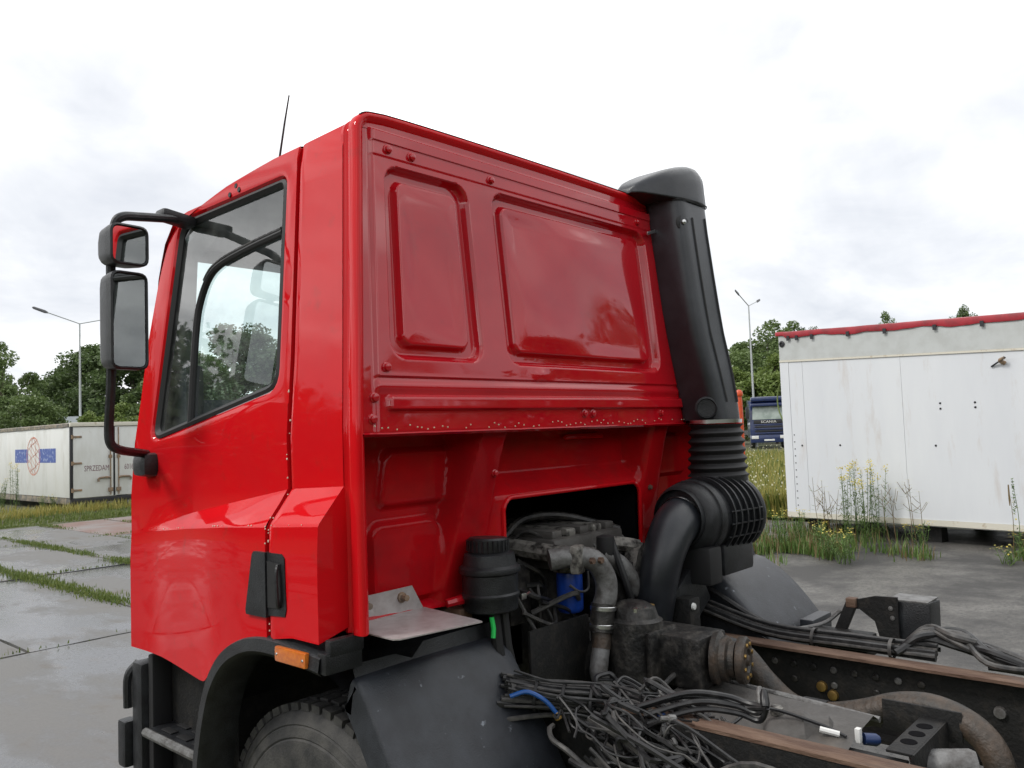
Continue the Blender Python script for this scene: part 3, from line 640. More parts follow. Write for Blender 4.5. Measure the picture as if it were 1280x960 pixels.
lo(MB().box(-.35, .35, -.2, -.175, .5, .62, .01), 'number_plate', 'headlamp', bp_)
lo(MB().box(-1.25, 1.25, 2.2, 8, .9, 1.2), 'chassis', 'far_dark')
# orange upright beside it
ox, oy, _ = at_px(923, 40); op = empty('marker_post', (ox, oy, 0)); tag(op, 'orange upright post with rounded top left of the blue lorry', 'post')
pp = MB().lathe([(.16, 0), (.16, 1.9), (.15, 2.9), (.13, 3.15)], (ox, oy, 0), seg=14).out('shaft', 'orange_paint', op)
MB().lathe([(.17, 0), (.19, .05), (.19, .2), (.12, .3), (0, .33)], (ox, oy, 3.14), seg=14).out('cap', 'orange_paint', op)
MB().box(ox - .3, ox + .3, oy - .3, oy + .3, -.05, .2, .02).out('base', 'far_dark', op)

# ================================================================== THE RED TRUCK
T = empty('truck', (1.15, 0, 0)); tag(T, 'red cab lorry chassis with bare frame and open engine bay', 'truck')
def sx(z): return .1 * max(0.0, z - 1.9)
def ry(z): return .095 * (z - 1.9) if z > 1.9 else 0.0
WID = 2.30
# ---------------- rear wall, upper sheet (pressed panels as relief)
def wall_off(x, z):
    xf = .097; d = np.minimum(x - xf, (WID - xf) - x)
    o = .013 * (1 - sst(-.008, .008, d))                       # border strip lies deeper than the field
    o = np.maximum(o, .013 * sst(2.832, 2.846, z))
    infield = sst(-.004, .004, d)
    o = o - .007 * sst(2.797, 2.802, z) * (1 - sst(2.834, 2.846, z)) * infield
    o = o - .0025 * sst(2.752, 2.757, z) * (1 - sst(2.797, 2.802, z)) * infield
    for (x0, x1, z0, z1, i0, i1, j0, j1) in ((.150, .548, 2.118, 2.730, .202, .490, 2.160, 2.686), (.668, 1.643, 2.116, 2.738, .714, 1.575, 2.160, 2.694), (1.755, 2.15, 2.118, 2.730, 1.81, 2.098, 2.160, 2.686)):
        xq = x
        a = rrect(xq, z, x0, x1, z0, z1, .062); b = rrect(xq, z, i0, i1, j0, j1, .034)
        o = o + .030 * (1 - sst(-.016, .003, a)) - .025 * (1 - sst(-.007, .007, b))
        # slight oil-canning inside the large panels
        ins = 1 - sst(-.07, 0, b)
        o = o + ins * (.005 * np.sin(x * 6.1 + 1.0 + z * 2.0) * np.sin(z * 8.3 + x * 1.7) + .002 * np.sin(x * 10 + z * 7.0))
    o = o + .0022 * np.sin(x * 9.0 + 2.2) * sst(2.07, 2.2, z) * (1 - sst(2.6, 2.75, z))
    # lapped joint, bulged strip, ledge rib, lip
    o = o + .008 * (1 - sst(2.058, 2.066, z)) * infield
    o = o - .008 * np.exp(-((z - 2.035) / .018) ** 2) * infield
    rib = rrect(x, z, .135, WID - .135, 1.962, 2.006, .012); o = o - .017 * (1 - sst(-.006, .003, rib))
    o = o - .006 * np.exp(-(((x - .83) / .04) ** 2 + ((z - 2.085) / .02) ** 2))
    return o
def xworld(xc, z): return xc + .066 * (z - 2.185) * (np.clip((.54 - xc) / .39, 0, 1.5) - np.clip((xc - 1.76) / .39, 0, 1.5))
nx, nz = 560, 260; zz = np.linspace(1.895, 2.882, nz); vs = []; fs = []; xc = np.linspace(.035, WID - .035, nx)
for z in zz:
    of = wall_off(xc, np.full(nx, z)); mrg = sx(z) + .014 + (.9 * (z - 2.80) ** 1.5 if z > 2.80 else 0)
    xs = np.clip(xworld(xc, z), mrg, WID - mrg)
    vs += [(xs[i], ry(z) + of[i], z) for i in range(nx)]
for j in range(nz - 1):
    for i in range(nx - 1):
        a = j * nx + i; fs.append((a, a + 1, a + nx + 1, a + nx))
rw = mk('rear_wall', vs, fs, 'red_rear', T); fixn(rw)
# lip: folded-under edge and its dark underside
mb = MB(); prof = [(0.004, 1.897), (-.004, 1.893), (.004, 1.886), (.03, 1.884), (.21, 1.880)]
mb.loft([[(.02 + 2.26 * i / 60, p[0], p[1] + .0015 * mnoise.noise(Vector((i * .6, 0, 0)))) for i in range(61)] for p in prof]); mb.out('lip', 'red_rear', rw)
mb = MB()
for i in range(70):
    x = .06 + i * .026 + rnd.uniform(-.006, .006)
    if rnd.random() < .72: mb.lathe([(.0028, 0), (.0024, .002), (0, .003)], (x, -.001, 1.912 + rnd.uniform(-.012, .006)), (0, -1, 0), 6)
ch = mb.out('weld_bead', 'white_fl', rw); ch['kind'] = 'stuff'
# bolts and plugs on the wall
def bolt(x, z, r=.012, parent=rw, m='red_rear', y=None, h=.012):
    y0 = (ry(z) + float(wall_off(np.array([x]), np.array([z]))[0])) if y is None else y
    if y is None: x = float(xworld(np.array([x]), z)[0])
    MB().lathe([(r * 1.35, -.001), (r * 1.3, .003), (r, .004), (r * .95, h), (r * .5, h + .002), (0, h + .002)], (x, y0, z), (0, -1, 0), 12).out('bolt', m, parent)
for x, z in ((.165, 2.779), (.272, 2.776), (.667, 2.776), (1.595, 2.779), (.130, 2.09), (.092, 2.0), (.085, 1.937), (1.068, 1.944), (1.12, 1.943), (1.61, 1.942)): bolt(x, z)
# ---------------- rim that frames the wall: swept section up the left edge, over the roof, down the right edge
path = []
for z in np.linspace(1.335, 2.82, 30): path.append((sx(z), z, (-1, 0)))
for k in range(1, 9):
    a = math.pi - k * math.pi / 2 / 9; path.append((sx(2.82) + .065 + .065 * math.cos(a), 2.82 + .065 * math.sin(a), (math.cos(a), math.sin(a))))
xa = sx(2.82) + .065
for k in range(0, 41):
    x = xa + (WID - 2 * xa) * k / 40; path.append((x, 2.885 + .016 * math.sin(math.pi * min(39.999, max(.001, k)) / 40) ** .4, (0, 1)))
for k in range(8, 0, -1):
    a = k * math.pi / 2 / 9; path.append((WID - sx(2.82) - .065 + .065 * math.cos(a), 2.82 + .065 * math.sin(a), (math.cos(a), math.sin(a))))
for z in np.linspace(2.82, 1.335, 30): path.append((WID - sx(z), z, (1, 0)))
prof = [(-.004, .085), (-.002, .070), (-.010, .064), (-.011, .046), (.002, .040), (.005, .034), (.005, .010), (.002, .0), (-.006, -.005), (-.014, -.003), (-.024, .006), (-.034, .016)]
rows = [[(p[0] + q[0] * p[2][0], ry(p[1]) + q[1], p[1] + q[0] * p[2][1]) for p in path] for q in prof]
MB().loft(rows).out('wall_rim', 'red', T, autos=60)
MB().loft([[(p[0] + q[0] * p[2][0], ry(p[1]) + q[1], p[1] + q[0] * p[2][1]) for p in path[34:-34]] for q in ((.0052, .012), (.0075, .006), (.0052, -.001))]).out('roof_seal', 'rubber', T)
# ---------------- rear wall, lower sheet with engine tunnel opening
def hole(x, z): return rrect(x, z, .725, 1.59, .9, 1.65, .05)
def low_y(x, z):
    y = np.full(x.shape, .205)
    # upper left and lower left pressed fields
    y = y - .020 * (1 - sst(-.018, .006, rrect(x - .18 * (z - 1.75), z, .225, .535, 1.655, 1.845, .04)))
    y = y - .022 * (1 - sst(-.018, .006, rrect(x, z, .175, .475, 1.35, 1.617, .05)))
    xm = WID - x
    y = y - .022 * (1 - sst(-.016, .006, rrect(xm - .18 * (z - 1.75), z, .225, .535, 1.655, 1.852, .03)))
    # tunnel surround bulges out towards the opening
    s_ = 1 - sst(1.64, 1.745, z); mid_ = sst(.60, .70, x) * (1 - sst(1.62, 1.70, x)); y = y - .075 * s_ * mid_
    
    # slanted braces
    for (t0, t1, b0, b1, k0, k1) in ((.555, .69, .455, .63, .05, .165), (1.615, 1.745, 1.60, 1.745, .05, .165)):
        t = np.clip((1.885 - z) / .53, 0, 1); l = t0 + (b0 - t0) * t; r_ = t1 + (b1 - t1) * t; dd = np.minimum(x - l, r_ - x); face = k0 + (k1 - k0) * t ** .75
        w = sst(-.035, .012, dd); y = np.minimum(y, y * (1 - w) + face * w)
    return y
cell = .0065; nx = int(2.26 / cell); nz = int(.565 / cell); xs = np.linspace(.02, 2.28, nx); zs = np.linspace(1.325, 1.888, nz); vs = []
XX, ZZ = np.meshgrid(xs, zs); H = hole(XX, ZZ); e_ = 1e-3
gx = (hole(XX + e_, ZZ) - H) / e_; gz = (hole(XX, ZZ + e_) - H) / e_; snap = (np.abs(H) < cell * .62)
XX = np.where(snap, XX - gx * H, XX); ZZ = np.where(snap, ZZ - gz * H, ZZ); H2 = np.where(snap, 0, H); YY = low_y(XX, ZZ)
vs = [(XX[j, i], YY[j, i], ZZ[j, i]) for j in range(nz) for i in range(nx)]; fs = []
for j in range(nz - 1):
    for i in range(nx - 1):
        if (H2[j, i] + H2[j, i + 1] + H2[j + 1, i] + H2[j + 1, i + 1]) / 4 > -1e-4:
            a = j * nx + i; fs.append((a, a + 1, a + nx + 1, a + nx))
lw = mk('lower_rear_wall', vs, fs, 'red_shaded', T); fixn(lw)
hp = [(.725, 1.33), (.725, 1.45), (.725, 1.60)] + [(.725 + .05 - .05 * math.cos(a), 1.60 + .05 * math.sin(a)) for a in np.linspace(.2, 1.57, 6)] + [(.9, 1.65), (1.1, 1.65), (1.3, 1.65), (1.5, 1.65)] + [(1.54 + .05 * math.sin(a), 1.60 + .05 * math.cos(a)) for a in np.linspace(0, 1.57, 6)] + [(1.59, 1.45), (1.59, 1.33)]
hpts = [(a, float(low_y(np.array([a]), np.array([b]))[0]) - .002, b) for a, b in hp]
MB().tube(hpts, .0085, 8).out('opening_edge', 'red', lw)
bolt(.648, 1.745, .010, lw, y=float(low_y(np.array([.648]), np.array([1.745]))[0])); bolt(.575, 1.50, .010, lw, y=float(low_y(np.array([.575]), np.array([1.50]))[0]))
bolt(1.66, 1.62, .009, lw, m='rust', y=float(low_y(np.array([1.66]), np.array([1.62]))[0]))
# bright folded stiffener seen under the lip
MB().tube([(1.16, .186, 1.852), (1.17, .182, 1.857), (1.40, .182, 1.857), (1.41, .186, 1.852)], [.009, .011, .011, .009], 8).out('stiffener', 'red', lw)
# lower edge flange
MB().loft([[(.02 + .72 * i / 20, .205 - q[0], q[1] + .006 * mnoise.noise(Vector((i * .8, 1, 1)))) for i in range(21)] for q in ((0, 1.345), (.03, 1.335), (.05, 1.32))]).out('bottom_flange', 'red_rear', lw)
# ---------------- left side: quarter panel and door
ZI = ((.0, .048, .349, .6, .938, 1.366, 1.6), (1.752, 1.749, 1.735, 1.697, 1.644, 1.566, 1.53))
ZO = ((.0, .05, .32, .61, .94, 1.366, 1.6), (1.650, 1.648, 1.633, 1.617, 1.591, 1.55, 1.525))
HP = (np.linspace(0, 1.6, 60), .09 * (1 - sst(.46, 1.40, np.linspace(0, 1.6, 60))))
def side_x(y, z):
    if z > 1.9:
        q_ = min(.058, max(0.0, z - 2.82)); return sx(z) + .065 - math.sqrt(.065 ** 2 - q_ ** 2)
    zi, zo, h = interp(y, *ZI), interp(y, *ZO), interp(y, *HP)
    if z >= zi: return 0.0
    if z <= zo: return -h - .006 * min(1, (zo - z) / .1)
    return -h * (zi - z) / (zi - zo)
def ysm(z): return interp(z, (1.2, 1.62, 1.735, 2.136, 2.85), (.327, .333, .349, .357, .400))
def yfr(z): return interp(z, (1.05, 1.684, 1.78, 1.938, 2.065, 2.29, 2.561, 2.697, 2.745, 2.80), (1.486, 1.486, 1.469, 1.440, 1.425, 1.407, 1.352, 1.287, 1.235, 1.12))
def zbot(y): return interp(y, (.2, .325, .42, .50, .58, .64, .68, .72, .765, .80, 1.2, 1.49), (1.322, 1.302, 1.292, 1.268, 1.228, 1.192, 1.166, 1.132, 1.097, 1.094, 1.098, 1.092))
ROOF = ((.0, .398, .552, .882, 1.116, 1.235, 1.30), (2.872, 2.852, 2.849, 2.818, 2.776, 2.744, 2.70))
def mirx(vs, mir): return [(WID - v[0], v[1], v[2]) for v in vs] if mir else vs
def quarter(mir):
    rows = []
    def row(zf_, n=14):
        r = []
        for i in range(n + 1):
            t = i / n; z = zf_(.2); y = .2
            for _ in range(4):
                y = (ry(z) + .072) * (1 - t) + (ysm(z) - .008) * t; z = zf_(y)
            r.append((side_x(y, z) + (.004 if i == n else 0), y, z))
        return r
    zs_ = [lambda y: interp(y, *ROOF) + .03]
    for k in range(0, 15): zs_.append(lambda y, k=k: interp(y, *ROOF) * (1 - k / 14) + interp(y, *ZI) * k / 14)
    zs_ += [lambda y: interp(y, *ZI) - .008, lambda y: .5 * (interp(y, *ZI) + interp(y, *ZO)), lambda y: interp(y, *ZO) + .006, lambda y: interp(y, *ZO) - .004]
    for k in (1, 2, 3, 4): zs_.append(lambda y, k=k: (interp(y, *ZO) - .004) * (1 - k / 4) + zbot(y) * k / 4)
    rws = [row(z) for z in zs_]
    rws[0] = [(p[0] + .03, p[1], p[2] - .022) for p in rws[0]]
    mb = MB(); mb.loft(rws)
    # rear return of the flared lower part
    edge = [r[0] for r in rws[15:]]; mb.loft([edge, [(p[0] + min(.1, .01 - p[0]), p[1] - .004, p[2] + (.03 if p[2] < 1.4 else 0)) for p in edge]])
    # seam return
    se = [r[-1] for r in rws]; mb.loft([se, [(p[0] + .03, p[1], p[2]) for p in se]])
    mb.v = mirx(mb.v, mir); return mb.out('quarter_panel', 'red', T, autos=25)
quarter(False)
WP = [(.475, 2.762), (.44, 2.055), (1.305, 1.900), (1.225, 2.757)]       # window opening, rear-top, rear-bottom, front-bottom, front-top
WR = [.035, .075, .05, .075]
def door(mir):
    mb = MB()
    # frame round the window
    def loop(P, rad, dx):
        q = roundpoly(P, rad, 6, 10); return [(side_x(a, b) + dx, a, b) for a, b in q]
    OUT = [(ysm(2.8) + .006, 2.848), (ysm(2.0) + .006, 2.0), (yfr(1.85), 1.845), (yfr(2.70) + .005, 2.70)]
    o0 = []
    q = roundpoly(OUT, [.004, .004, .004, .06], 6, 10)
    for a, b in q:
        # follow the true outline: roof line on top, pillar line in front, crease below
        o0.append([a, b])
    na, ne = 6, 10; per = na + ne
    for i, p in enumerate(o0):
        sec = i // per; j = i % per
        if sec == 0 and j >= na: p[0] = ysm(p[1]) + .008
        if sec == 2 and j >= na: p[0] = yfr(p[1])
        if sec == 3 or (sec == 0 and j < na): p[1] = min(interp(p[0], *ROOF), 2.86)
        if sec == 1 and j >= na:
            p[1] = interp(p[0], (.35, .46, .525, .70, .974, 1.295, 1.47), (2.02, 2.01, 1.985, 1.962, 1.912, 1.868, 1.845))
    outer = [(side_x(a, b), a, b) for a, b in o0]
    w1 = loop(inset(WP, -.030), [r + .03 for r in WR], 0.0); w2 = loop(inset(WP, -.012), [r + .012 for r in WR], .004); w3 = loop(WP, WR, .016); w4 = loop(inset(WP, .004), WR, .03)
    mb.loft([outer, w1, w2, w3, w4], True)
    # roof turn-over
    top = [outer[i] for i in range(3 * per, 4 * per)] + [outer[0]]
    mb.loft([top, [(p[0] + .025, p[1], p[2] + .006) for p in top], [(p[0] + .09, p[1], p[2] + .008) for p in top]])
    # lower skin
    cre = [outer[i] for i in range(per + na - 1, 2 * per + 1)]; n = len(cre); rows = [cre]
    ys0 = [p[1] for p in cre]
    def rowz(zf_):
        r = []
        for i in range(n):
            t = (ys0[i] - ys0[0]) / (ys0[-1] - ys0[0]); y = ys0[i]; z = zf_(y)
            for _ in range(3): y = (ysm(z) + .008) * (1 - t) + yfr(z) * t; z = zf_(y)
            r.append((side_x(y, z), y, z))
        return r
    def dens(rows_in):  # refine columns
        res = []
        for r in rows_in:
            q_ = []
            for i in range(len(r) - 1):
                for k in range(2): q_.append(tuple(Vector(r[i]).lerp(Vector(r[i + 1]), k / 2)))
            q_.append(r[-1]); res.append(q_)
        return res
    for k in range(1, 5): rows.append(rowz(lambda y, k=k: interp(y, (.35, .46, .525, .70, .974, 1.295, 1.47), (2.02, 2.01, 1.985, 1.962, 1.912, 1.868, 1.845)) * (1 - k / 4) + interp(y, *ZI) * k / 4))
    rows += [rowz(lambda y: interp(y, *ZI) - .007), rowz(lambda y: .5 * (interp(y, *ZI) + interp(y, *ZO))), rowz(lambda y: interp(y, *ZO) + .006), rowz(lambda y: interp(y, *ZO) - .004)]
    mb.loft(rows)
    # below the flare: fine columns that follow the wheel arch
    m_ = 60; lo_rows = []
    for k in range(0, 6):
        r = []
        for i in range(m_ + 1):
            t = i / m_; z = 1.5; y = .33 + 1.15 * t
            for _ in range(3):
                z = (interp(y, *ZO) - .004) * (1 - k / 5) + zbot(y) * k / 5; y = (ysm(z) + .008) * (1 - t) + yfr(z) * t
            xx = side_x(y, z) 
            r.append((xx, y, z))
        lo_rows.append(r)
    mb.loft(lo_rows)
    mb.loft([lo_rows[-1], [(p[0] + .035, p[1], p[2] + .002) for p in lo_rows[-1]]])
    # seam and front edge returns
    se = [(side_x(ysm(z) + .008, z), ysm(z) + .008, z) for z in np.linspace(1.302, 2.848, 40)]
    mb.loft([se, [(p[0] + .03, p[1], p[2]) for p in se]])
    fe = [(side_x(yfr(z), z), yfr(z), z) for z in np.linspace(1.092, 2.74, 40)]
    mb.loft([fe, [(p[0] + .012, p[1] + .012, p[2]) for p in fe], [(p[0] + .05, p[1] + .022, p[2]) for p in fe]])
    mb.v = mirx(mb.v, mir); d = mb.out('door', 'red', T, autos=28)
    # seal, divider and panes
    mb = MB(); a = loop(inset(WP, -.001), WR, .010); b = loop(inset(WP, .010), [max(.02, r - .008) for r in WR], .005); c = loop(inset(WP, .024), [max(.016, r - .02) for r in WR], .018); e2 = loop(inset(WP, .024), [max(.016, r - .02) for r in WR], .034)
    mb.loft([a, b, c, e2], True); mb.v = mirx(mb.v, mir); mb.out('window_seal', 'rubber', d)
    g_ = [(side_x(p, q_) + .024, p, q_) for p, q_ in roundpoly(inset(WP, .012), [max(.02, r - .01) for r in WR], 6, 10)]
    mb = MB(); mb.add(g_, [tuple(range(len(g_)))]); mb.v = mirx(mb.v, mir); mb.out('window_pane', 'glass', d, False)
    dv_ = cat([(.486, 2.578), (.70, 2.562), (.90, 2.535), (.985, 2.49), (1.035, 2.40), (1.046, 2.30), (1.040, 2.15), (1.028, 1.958)], 6)
    dv_ = [Vector((p[0], p[1])) for p in [(q_.x, q_.y) for q_ in [Vector((a_[0], a_[1], 0)) for a_ in dv_]]] if False else dv_
    return d
def cat2(pts, n=6): return [(v.x, v.y) for v in cat([(p[0], p[1], 0) for p in pts], n)]
_d = door(False)
dvp = cat2([(.486, 2.578), (.70, 2.562), (.90, 2.535), (.985, 2.49), (1.035, 2.40), (1.046, 2.30), (1.040, 2.15), (1.028, 1.958)])
MB().tube([(side_x(a, b) + .019, a, b) for a, b in dvp], .0135, 8).out('window_divider', 'rubber', _d)
MB().tube([(side_x(a, b) + .012, a + .004, b + .012) for a, b in dvp[:20]], .006, 6).out('divider_trim', 'grime', _d)
# right door and quarter panel (mirror images, seen through the cab only)
quarter(True); door(True)
# three empty holes above the window
for y, z in ((.795, 2.806), (.836, 2.782), (.772, 2.787)):
    MB().lathe([(.010, -.001), (.009, .002), (0, .0015)], (side_x(y, z), y, z), (-1, 0, .1), 10).out('plug', 'rubber', _d)
# chipped paint along the shut line and the flare edges
mb = MB()
for k in range(26):
    z = rnd.uniform(1.31, 2.1) if k < 20 else rnd.uniform(1.60, 1.66); y = ysm(z) + rnd.choice([-.009, .009]); s_ = rnd.uniform(.0015, .004)
    mb.lathe([(s_, -.001), (s_ * .8, .0012), (0, .0014)], (side_x(y, z), y, z), (-1, rnd.uniform(-.2, .2), 0), 6)
for k in range(16):
    y = rnd.uniform(.06, 1.2); z = interp(y, *ZO) + .002; s_ = rnd.uniform(.001, .003); mb.lathe([(s_, -.001), (s_ * .8, .0012), (0, .0014)], (side_x(y, z), y, z), (-1, 0, .4), 6)
pc = mb.out('paint_chips', 'chip', _d); pc['kind'] = 'stuff'
# dark seam behind the door gap
mb = MB(); zs_ = np.linspace(1.30, 2.86, 40); mb.loft([[(side_x(ysm(z), z) + .026, ysm(z) + k, z) for z in zs_] for k in (-.02, .02)]); mb.out('door_gap', 'rubber', T)
# handle
hx = -.099
hd = MB(); hd.prism([(.246, 1.556), (.232, 1.545), (.226, 1.40), (.234, 1.378), (.320, 1.372), (.322, 1.556)], 0, hx, hx + .02); hd = hd.out('door_handle', 'black_plastic', _d)
MB().prism([(.325, 1.556), (.325, 1.366), (.436, 1.364), (.440, 1.376), (.398, 1.546), (.388, 1.556)], 0, hx - .006, hx + .02).out('handle_flap', 'black_plastic', _d)
MB().prism([(.250, 1.528), (.246, 1.41), (.256, 1.40), (.318, 1.396), (.318, 1.532)], 0, hx - .0035, hx - .0005).out('handle_recess', 'rubber', _d)
MB().tube(cat([(hx - .004, .258, 1.525), (hx - .012, .254, 1.50), (hx - .012, .251, 1.43), (hx - .004, .258, 1.402)], 5), .006, 6).out('handle_grip', 'black_plastic', _d)
# ---------------- roof, windscreen, front and cab interior
mb = MB(); rows = []
for y in np.linspace(.16, 1.24, 16):
    z0 = interp(y, *ROOF) - .004; rows.append([(x, y, z0 + .022 * math.sin(math.pi * (x - .1) / 2.1) ** .6 if .1 < x < 2.2 else z0) for x in np.linspace(.12, 2.18, 21)])
mb.loft(rows); mb.out('roof', 'red', T)
fx = lambda z: interp(z, (1.0, 1.85, 2.35, 2.68, 2.78), (1.66, 1.66, 1.57, 1.46, 1.30))
mb = MB()
zs_ = np.linspace(1.86, 2.665, 12)
mb.loft([[(x, fx(z) - .10 * abs(x - 1.15) ** 3, z) for z in zs_] for x in np.linspace(.20, 2.10, 21)]); mb.out('windscreen', 'screen', T)
for sg, xa, xb in ((0, .02, .215), (1, WID - .215, WID - .02)):
    mb = MB(); zs2 = np.linspace(1.07, 2.75, 26)
    mb.loft([[(x, (yfr(z) + .02) * (1 - k) + (fx(z) - .10 * .95 ** 3 - .002) * k, z) for z in zs2] for k, x in (((0, xa + .05), (.6, xa + .07), (1, xb)) if not sg else ((1, xa), (.6, xb - .07), (0, xb - .05)))]); mb.out('front_pillar', 'red', T)
mb = MB(); mb.loft([[(x, fx(z) - .1 * abs(x - 1.15) ** 3, z) for z in (1.0, 1.3, 1.6, 1.86)] for x in np.linspace(.20, 2.10, 15)]); mb.out('front_panel', 'red', T)
mb = MB(); mb.loft([[(x, fx(z) - .1 * abs(x - 1.15) ** 3 - .003, z) for z in (2.66, 2.72, 2.80)] for x in np.linspace(.16, 2.14, 15)]); mb.out('header_panel', 'red', T)
it = MB(); it.box(.06, 2.24, .27, 1.5, 1.67, 1.70); it.box(.13, 2.17, .26, .29, 1.71, 2.80); it = it.out('cab_floor', 'interior', T)
MB().loft([[(x, y, interp(y, *ROOF) - .03) for y in np.linspace(.1, 1.40, 8)] for x in (.12, .5, 1.15, 1.8, 2.18)]).out('headliner', 'lining', it)
for xq in (.155, WID - .155):
    mb = MB(); mb.tube([(xq, 1.44, 1.9), (xq + (.02 if xq < 1 else -.02), 1.40, 2.30), (xq, 1.32, 2.64), (xq, 1.15, 2.72)], .055, 10, flat=.7); mb.out('pillar_trim', 'lining', it)
mb = MB(); mb.prism([(1.25, 1.55), (1.20, 1.98), (1.30, 2.06), (1.52, 2.02), (1.60, 1.86), (1.60, 1.4)], 0, .12, 2.18); mb.out('dashboard', 'interior', it)
MB().box(.10, .185, 1.22, 1.40, 1.9, 2.20, .03).out('dash_end', 'interior', it)
MB().box(.22, 1.0, 1.33, 1.42, 2.65, 2.69, .015).out('sun_visor', 'lining', it)
for xs_ in (.42, 1.45):
    st = MB().box(xs_, xs_ + .5, .50, 1.0, 1.70, 1.86, .05).out('seat', 'interior', it)
    st['label'] = 'dark blue cloth cab seat'
MB().tube([(.67 + .22 * math.cos(a), 1.12 + .12 * math.sin(a), 1.90 + .17 * math.sin(a)) for a in np.linspace(0, 6.2832, 28)], .014, 8, caps=False).out('steering_wheel', 'rubber', it)
# ---------------- aerial
MB().tube([(.30, .885, 2.82), (.30, .80, 3.09), (.30, .765, 3.19)], [.006, .004, .003], 6).out('aerial', 'rubber', T)
# ---------------- mirrors
def px_tube(name, pts, rad, m, parent, seg=10): return MB().tube(cat(pts, 7), rad, seg).out(name, m, parent)
arm = px_tube('mirror_arm', [(.085, 1.16, 2.742), (.03, 1.12, 2.738), (-.13, 1.075, 2.712), (-.205, 1.055, 2.695), (-.228, 1.062, 2.66), (-.232, 1.085, 2.55), (-.225, 1.10, 2.30), (-.222, 1.12, 2.10), (-.220, 1.145, 1.95), (-.212, 1.15, 1.895), (-.175, 1.165, 1.872), (-.09, 1.235, 1.860), (-.02, 1.30, 1.852)], .0165, 'black_plastic', T)
MB().box(-.035, .10, 1.10, 1.18, 2.725, 2.765, .014, Matrix.Rotation(R(8), 3, 'Y')).out('arm_bracket', 'black_plastic', arm)
MB().box(-.055, .03, 1.245, 1.36, 1.765, 1.855, .028).out('arm_foot', 'black_plastic', arm)
def mirror_head(z0, z1, name, gx0, gx1, gy0, gy1, dep):
    # glass runs from outboard (gx0,gy0) to inboard (gx1,gy1); housing bulges forward by dep
    a = Vector((gx0, gy0, 0)); b = Vector((gx1, gy1, 0)); d = (b - a).normalized(); f = Vector((-d.y, d.x, 0));
    if f.y < 0: f = -f
    w = (b - a).length; rows = []
    def lp(ins, off, rr_):
        q = roundpoly([(ins, z0 + ins), (w - ins, z0 + ins), (w - ins, z1 - ins), (ins, z1 - ins)], rr_, 5, 4); return [tuple(a + d * u + f * off + Vector((0, 0, v))) for u, v in q]
    mb = MB(); mb.loft([lp(.010, .006, .022), lp(.006, -.004, .028), lp(0, .0, .032), lp(0, .03, .034), lp(.006, dep * .7, .034), lp(.022, dep, .03)], True, False)
    back = lp(.022, dep, .03); mb.add(back, [tuple(range(len(back)))])
    hd_ = mb.out(name, 'black_plastic', T, autos=50)
    gq = lp(.011, .003, .022); MB().add(gq, [tuple(range(len(gq)))]).out('mirror_glass', 'mirror', hd_, False); return hd_
mirror_head(2.515, 2.660, 'wide_mirror', -.268, -.130, 1.0, 1.012, .13)
mirror_head(2.150, 2.495, 'main_mirror', -.264, -.130, 1.01, 1.022, .12)
# ---------------- black wheel arch trim with amber marker
AP = [(-.10, .06, 1.27), (-.10, .20, 1.282), (-.10, .33, 1.285), (-.098, .42, 1.276), (-.095, .50, 1.255), (-.09, .59, 1.215), (-.085, .66, 1.165), (-.078, .73, 1.09), (-.07, .785, 1.0), (-.065, .825, .90), (-.06, .86, .78), (-.055, .875, .60)]
AP = cat(AP, 4); mb = MB(); rows = [[], [], [], [], [], []]
for i, p in enumerate(AP):
    t = (AP[min(i + 1, len(AP) - 1)] - AP[max(0, i - 1)]).normalized(); nn = Vector((0, -t.z, t.y)); 
    if nn.z < 0 or (abs(nn.z) < .2 and nn.y < 0): nn = -nn
    for k, (o1, o2) in enumerate(((.10, .018), (.012, .026), (-.004, .016), (-.008, -.020), (.006, -.034), (.12, -.036))): rows[k].append((p.x + o1, p.y + nn.y * o2, p.z + nn.z * o2))
mb.loft(rows); ar = mb.out('wheel_arch_trim', 'black_plastic', T, autos=45)
MB().box(-.10, .025, .036, .075, 1.243, 1.302, .006).out('trim_end', 'black_plastic', ar)
MB().box(-.085, .03, .034, .06, 1.29, 1.335, .005).out('trim_corner', 'black_plastic', ar)
lm = MB().box(-.118, -.10, .108, .262, 1.254, 1.297, .006).out('side_marker', 'orange_lens', ar)
for y in (.12, .25): MB().lathe([(.004, 0), (.003, .002), (0, .003)], (-.1182, y, 1.276), (-1, 0, 0), 8).out('screw', 'steel', lm)
# inner arch (dark liner), step well and steps
lin = []
for x in (.0, .62):
    lin.append([(x, .36 + .62 * math.cos(a), .60 + .63 * math.sin(a)) for a in np.linspace(R(-5), R(115), 20)])
MB().loft(lin).out('arch_liner', 'black_plastic', T)
MB().box(.10, 2.2, .86, 1.45, .45, 1.30).out('under_cab_blocker', 'frame', T)  # plain dark box added under the cab to block light
MB().box(.30, 2.0, .30, .95, 1.12, 1.31).out('underframe_blocker', 'frame', T)  # second box added to keep light out below the cab floor
stp = MB().box(-.01, .16, .90, 1.36, .77, .80, .008).out('step', 'black_plastic', T)
for k in range(3):
    for j in range(2): MB().box(.02 + .06 * j, .05 + .06 * j, .97 + .12 * k, 1.05 + .12 * k, .801, .806, .002).out('tread_hole', 'rubber', stp)
MB().tube([(-.008, .90, .787), (-.008, 1.36, .787)], .017, 8).out('step_edge', 'pipe', stp)
st2 = MB().box(-.01, .16, .92, 1.36, .44, .47, .008).out('step', 'black_plastic', T)
MB().box(-.02, .04, .90, 1.36, .47, .60, .01).out('step_riser', 'black_plastic', st2)
MB().box(-.006, .09, 1.405, 1.495, .30, 1.035, .022).out('bumper_corner', 'black_plastic', T)
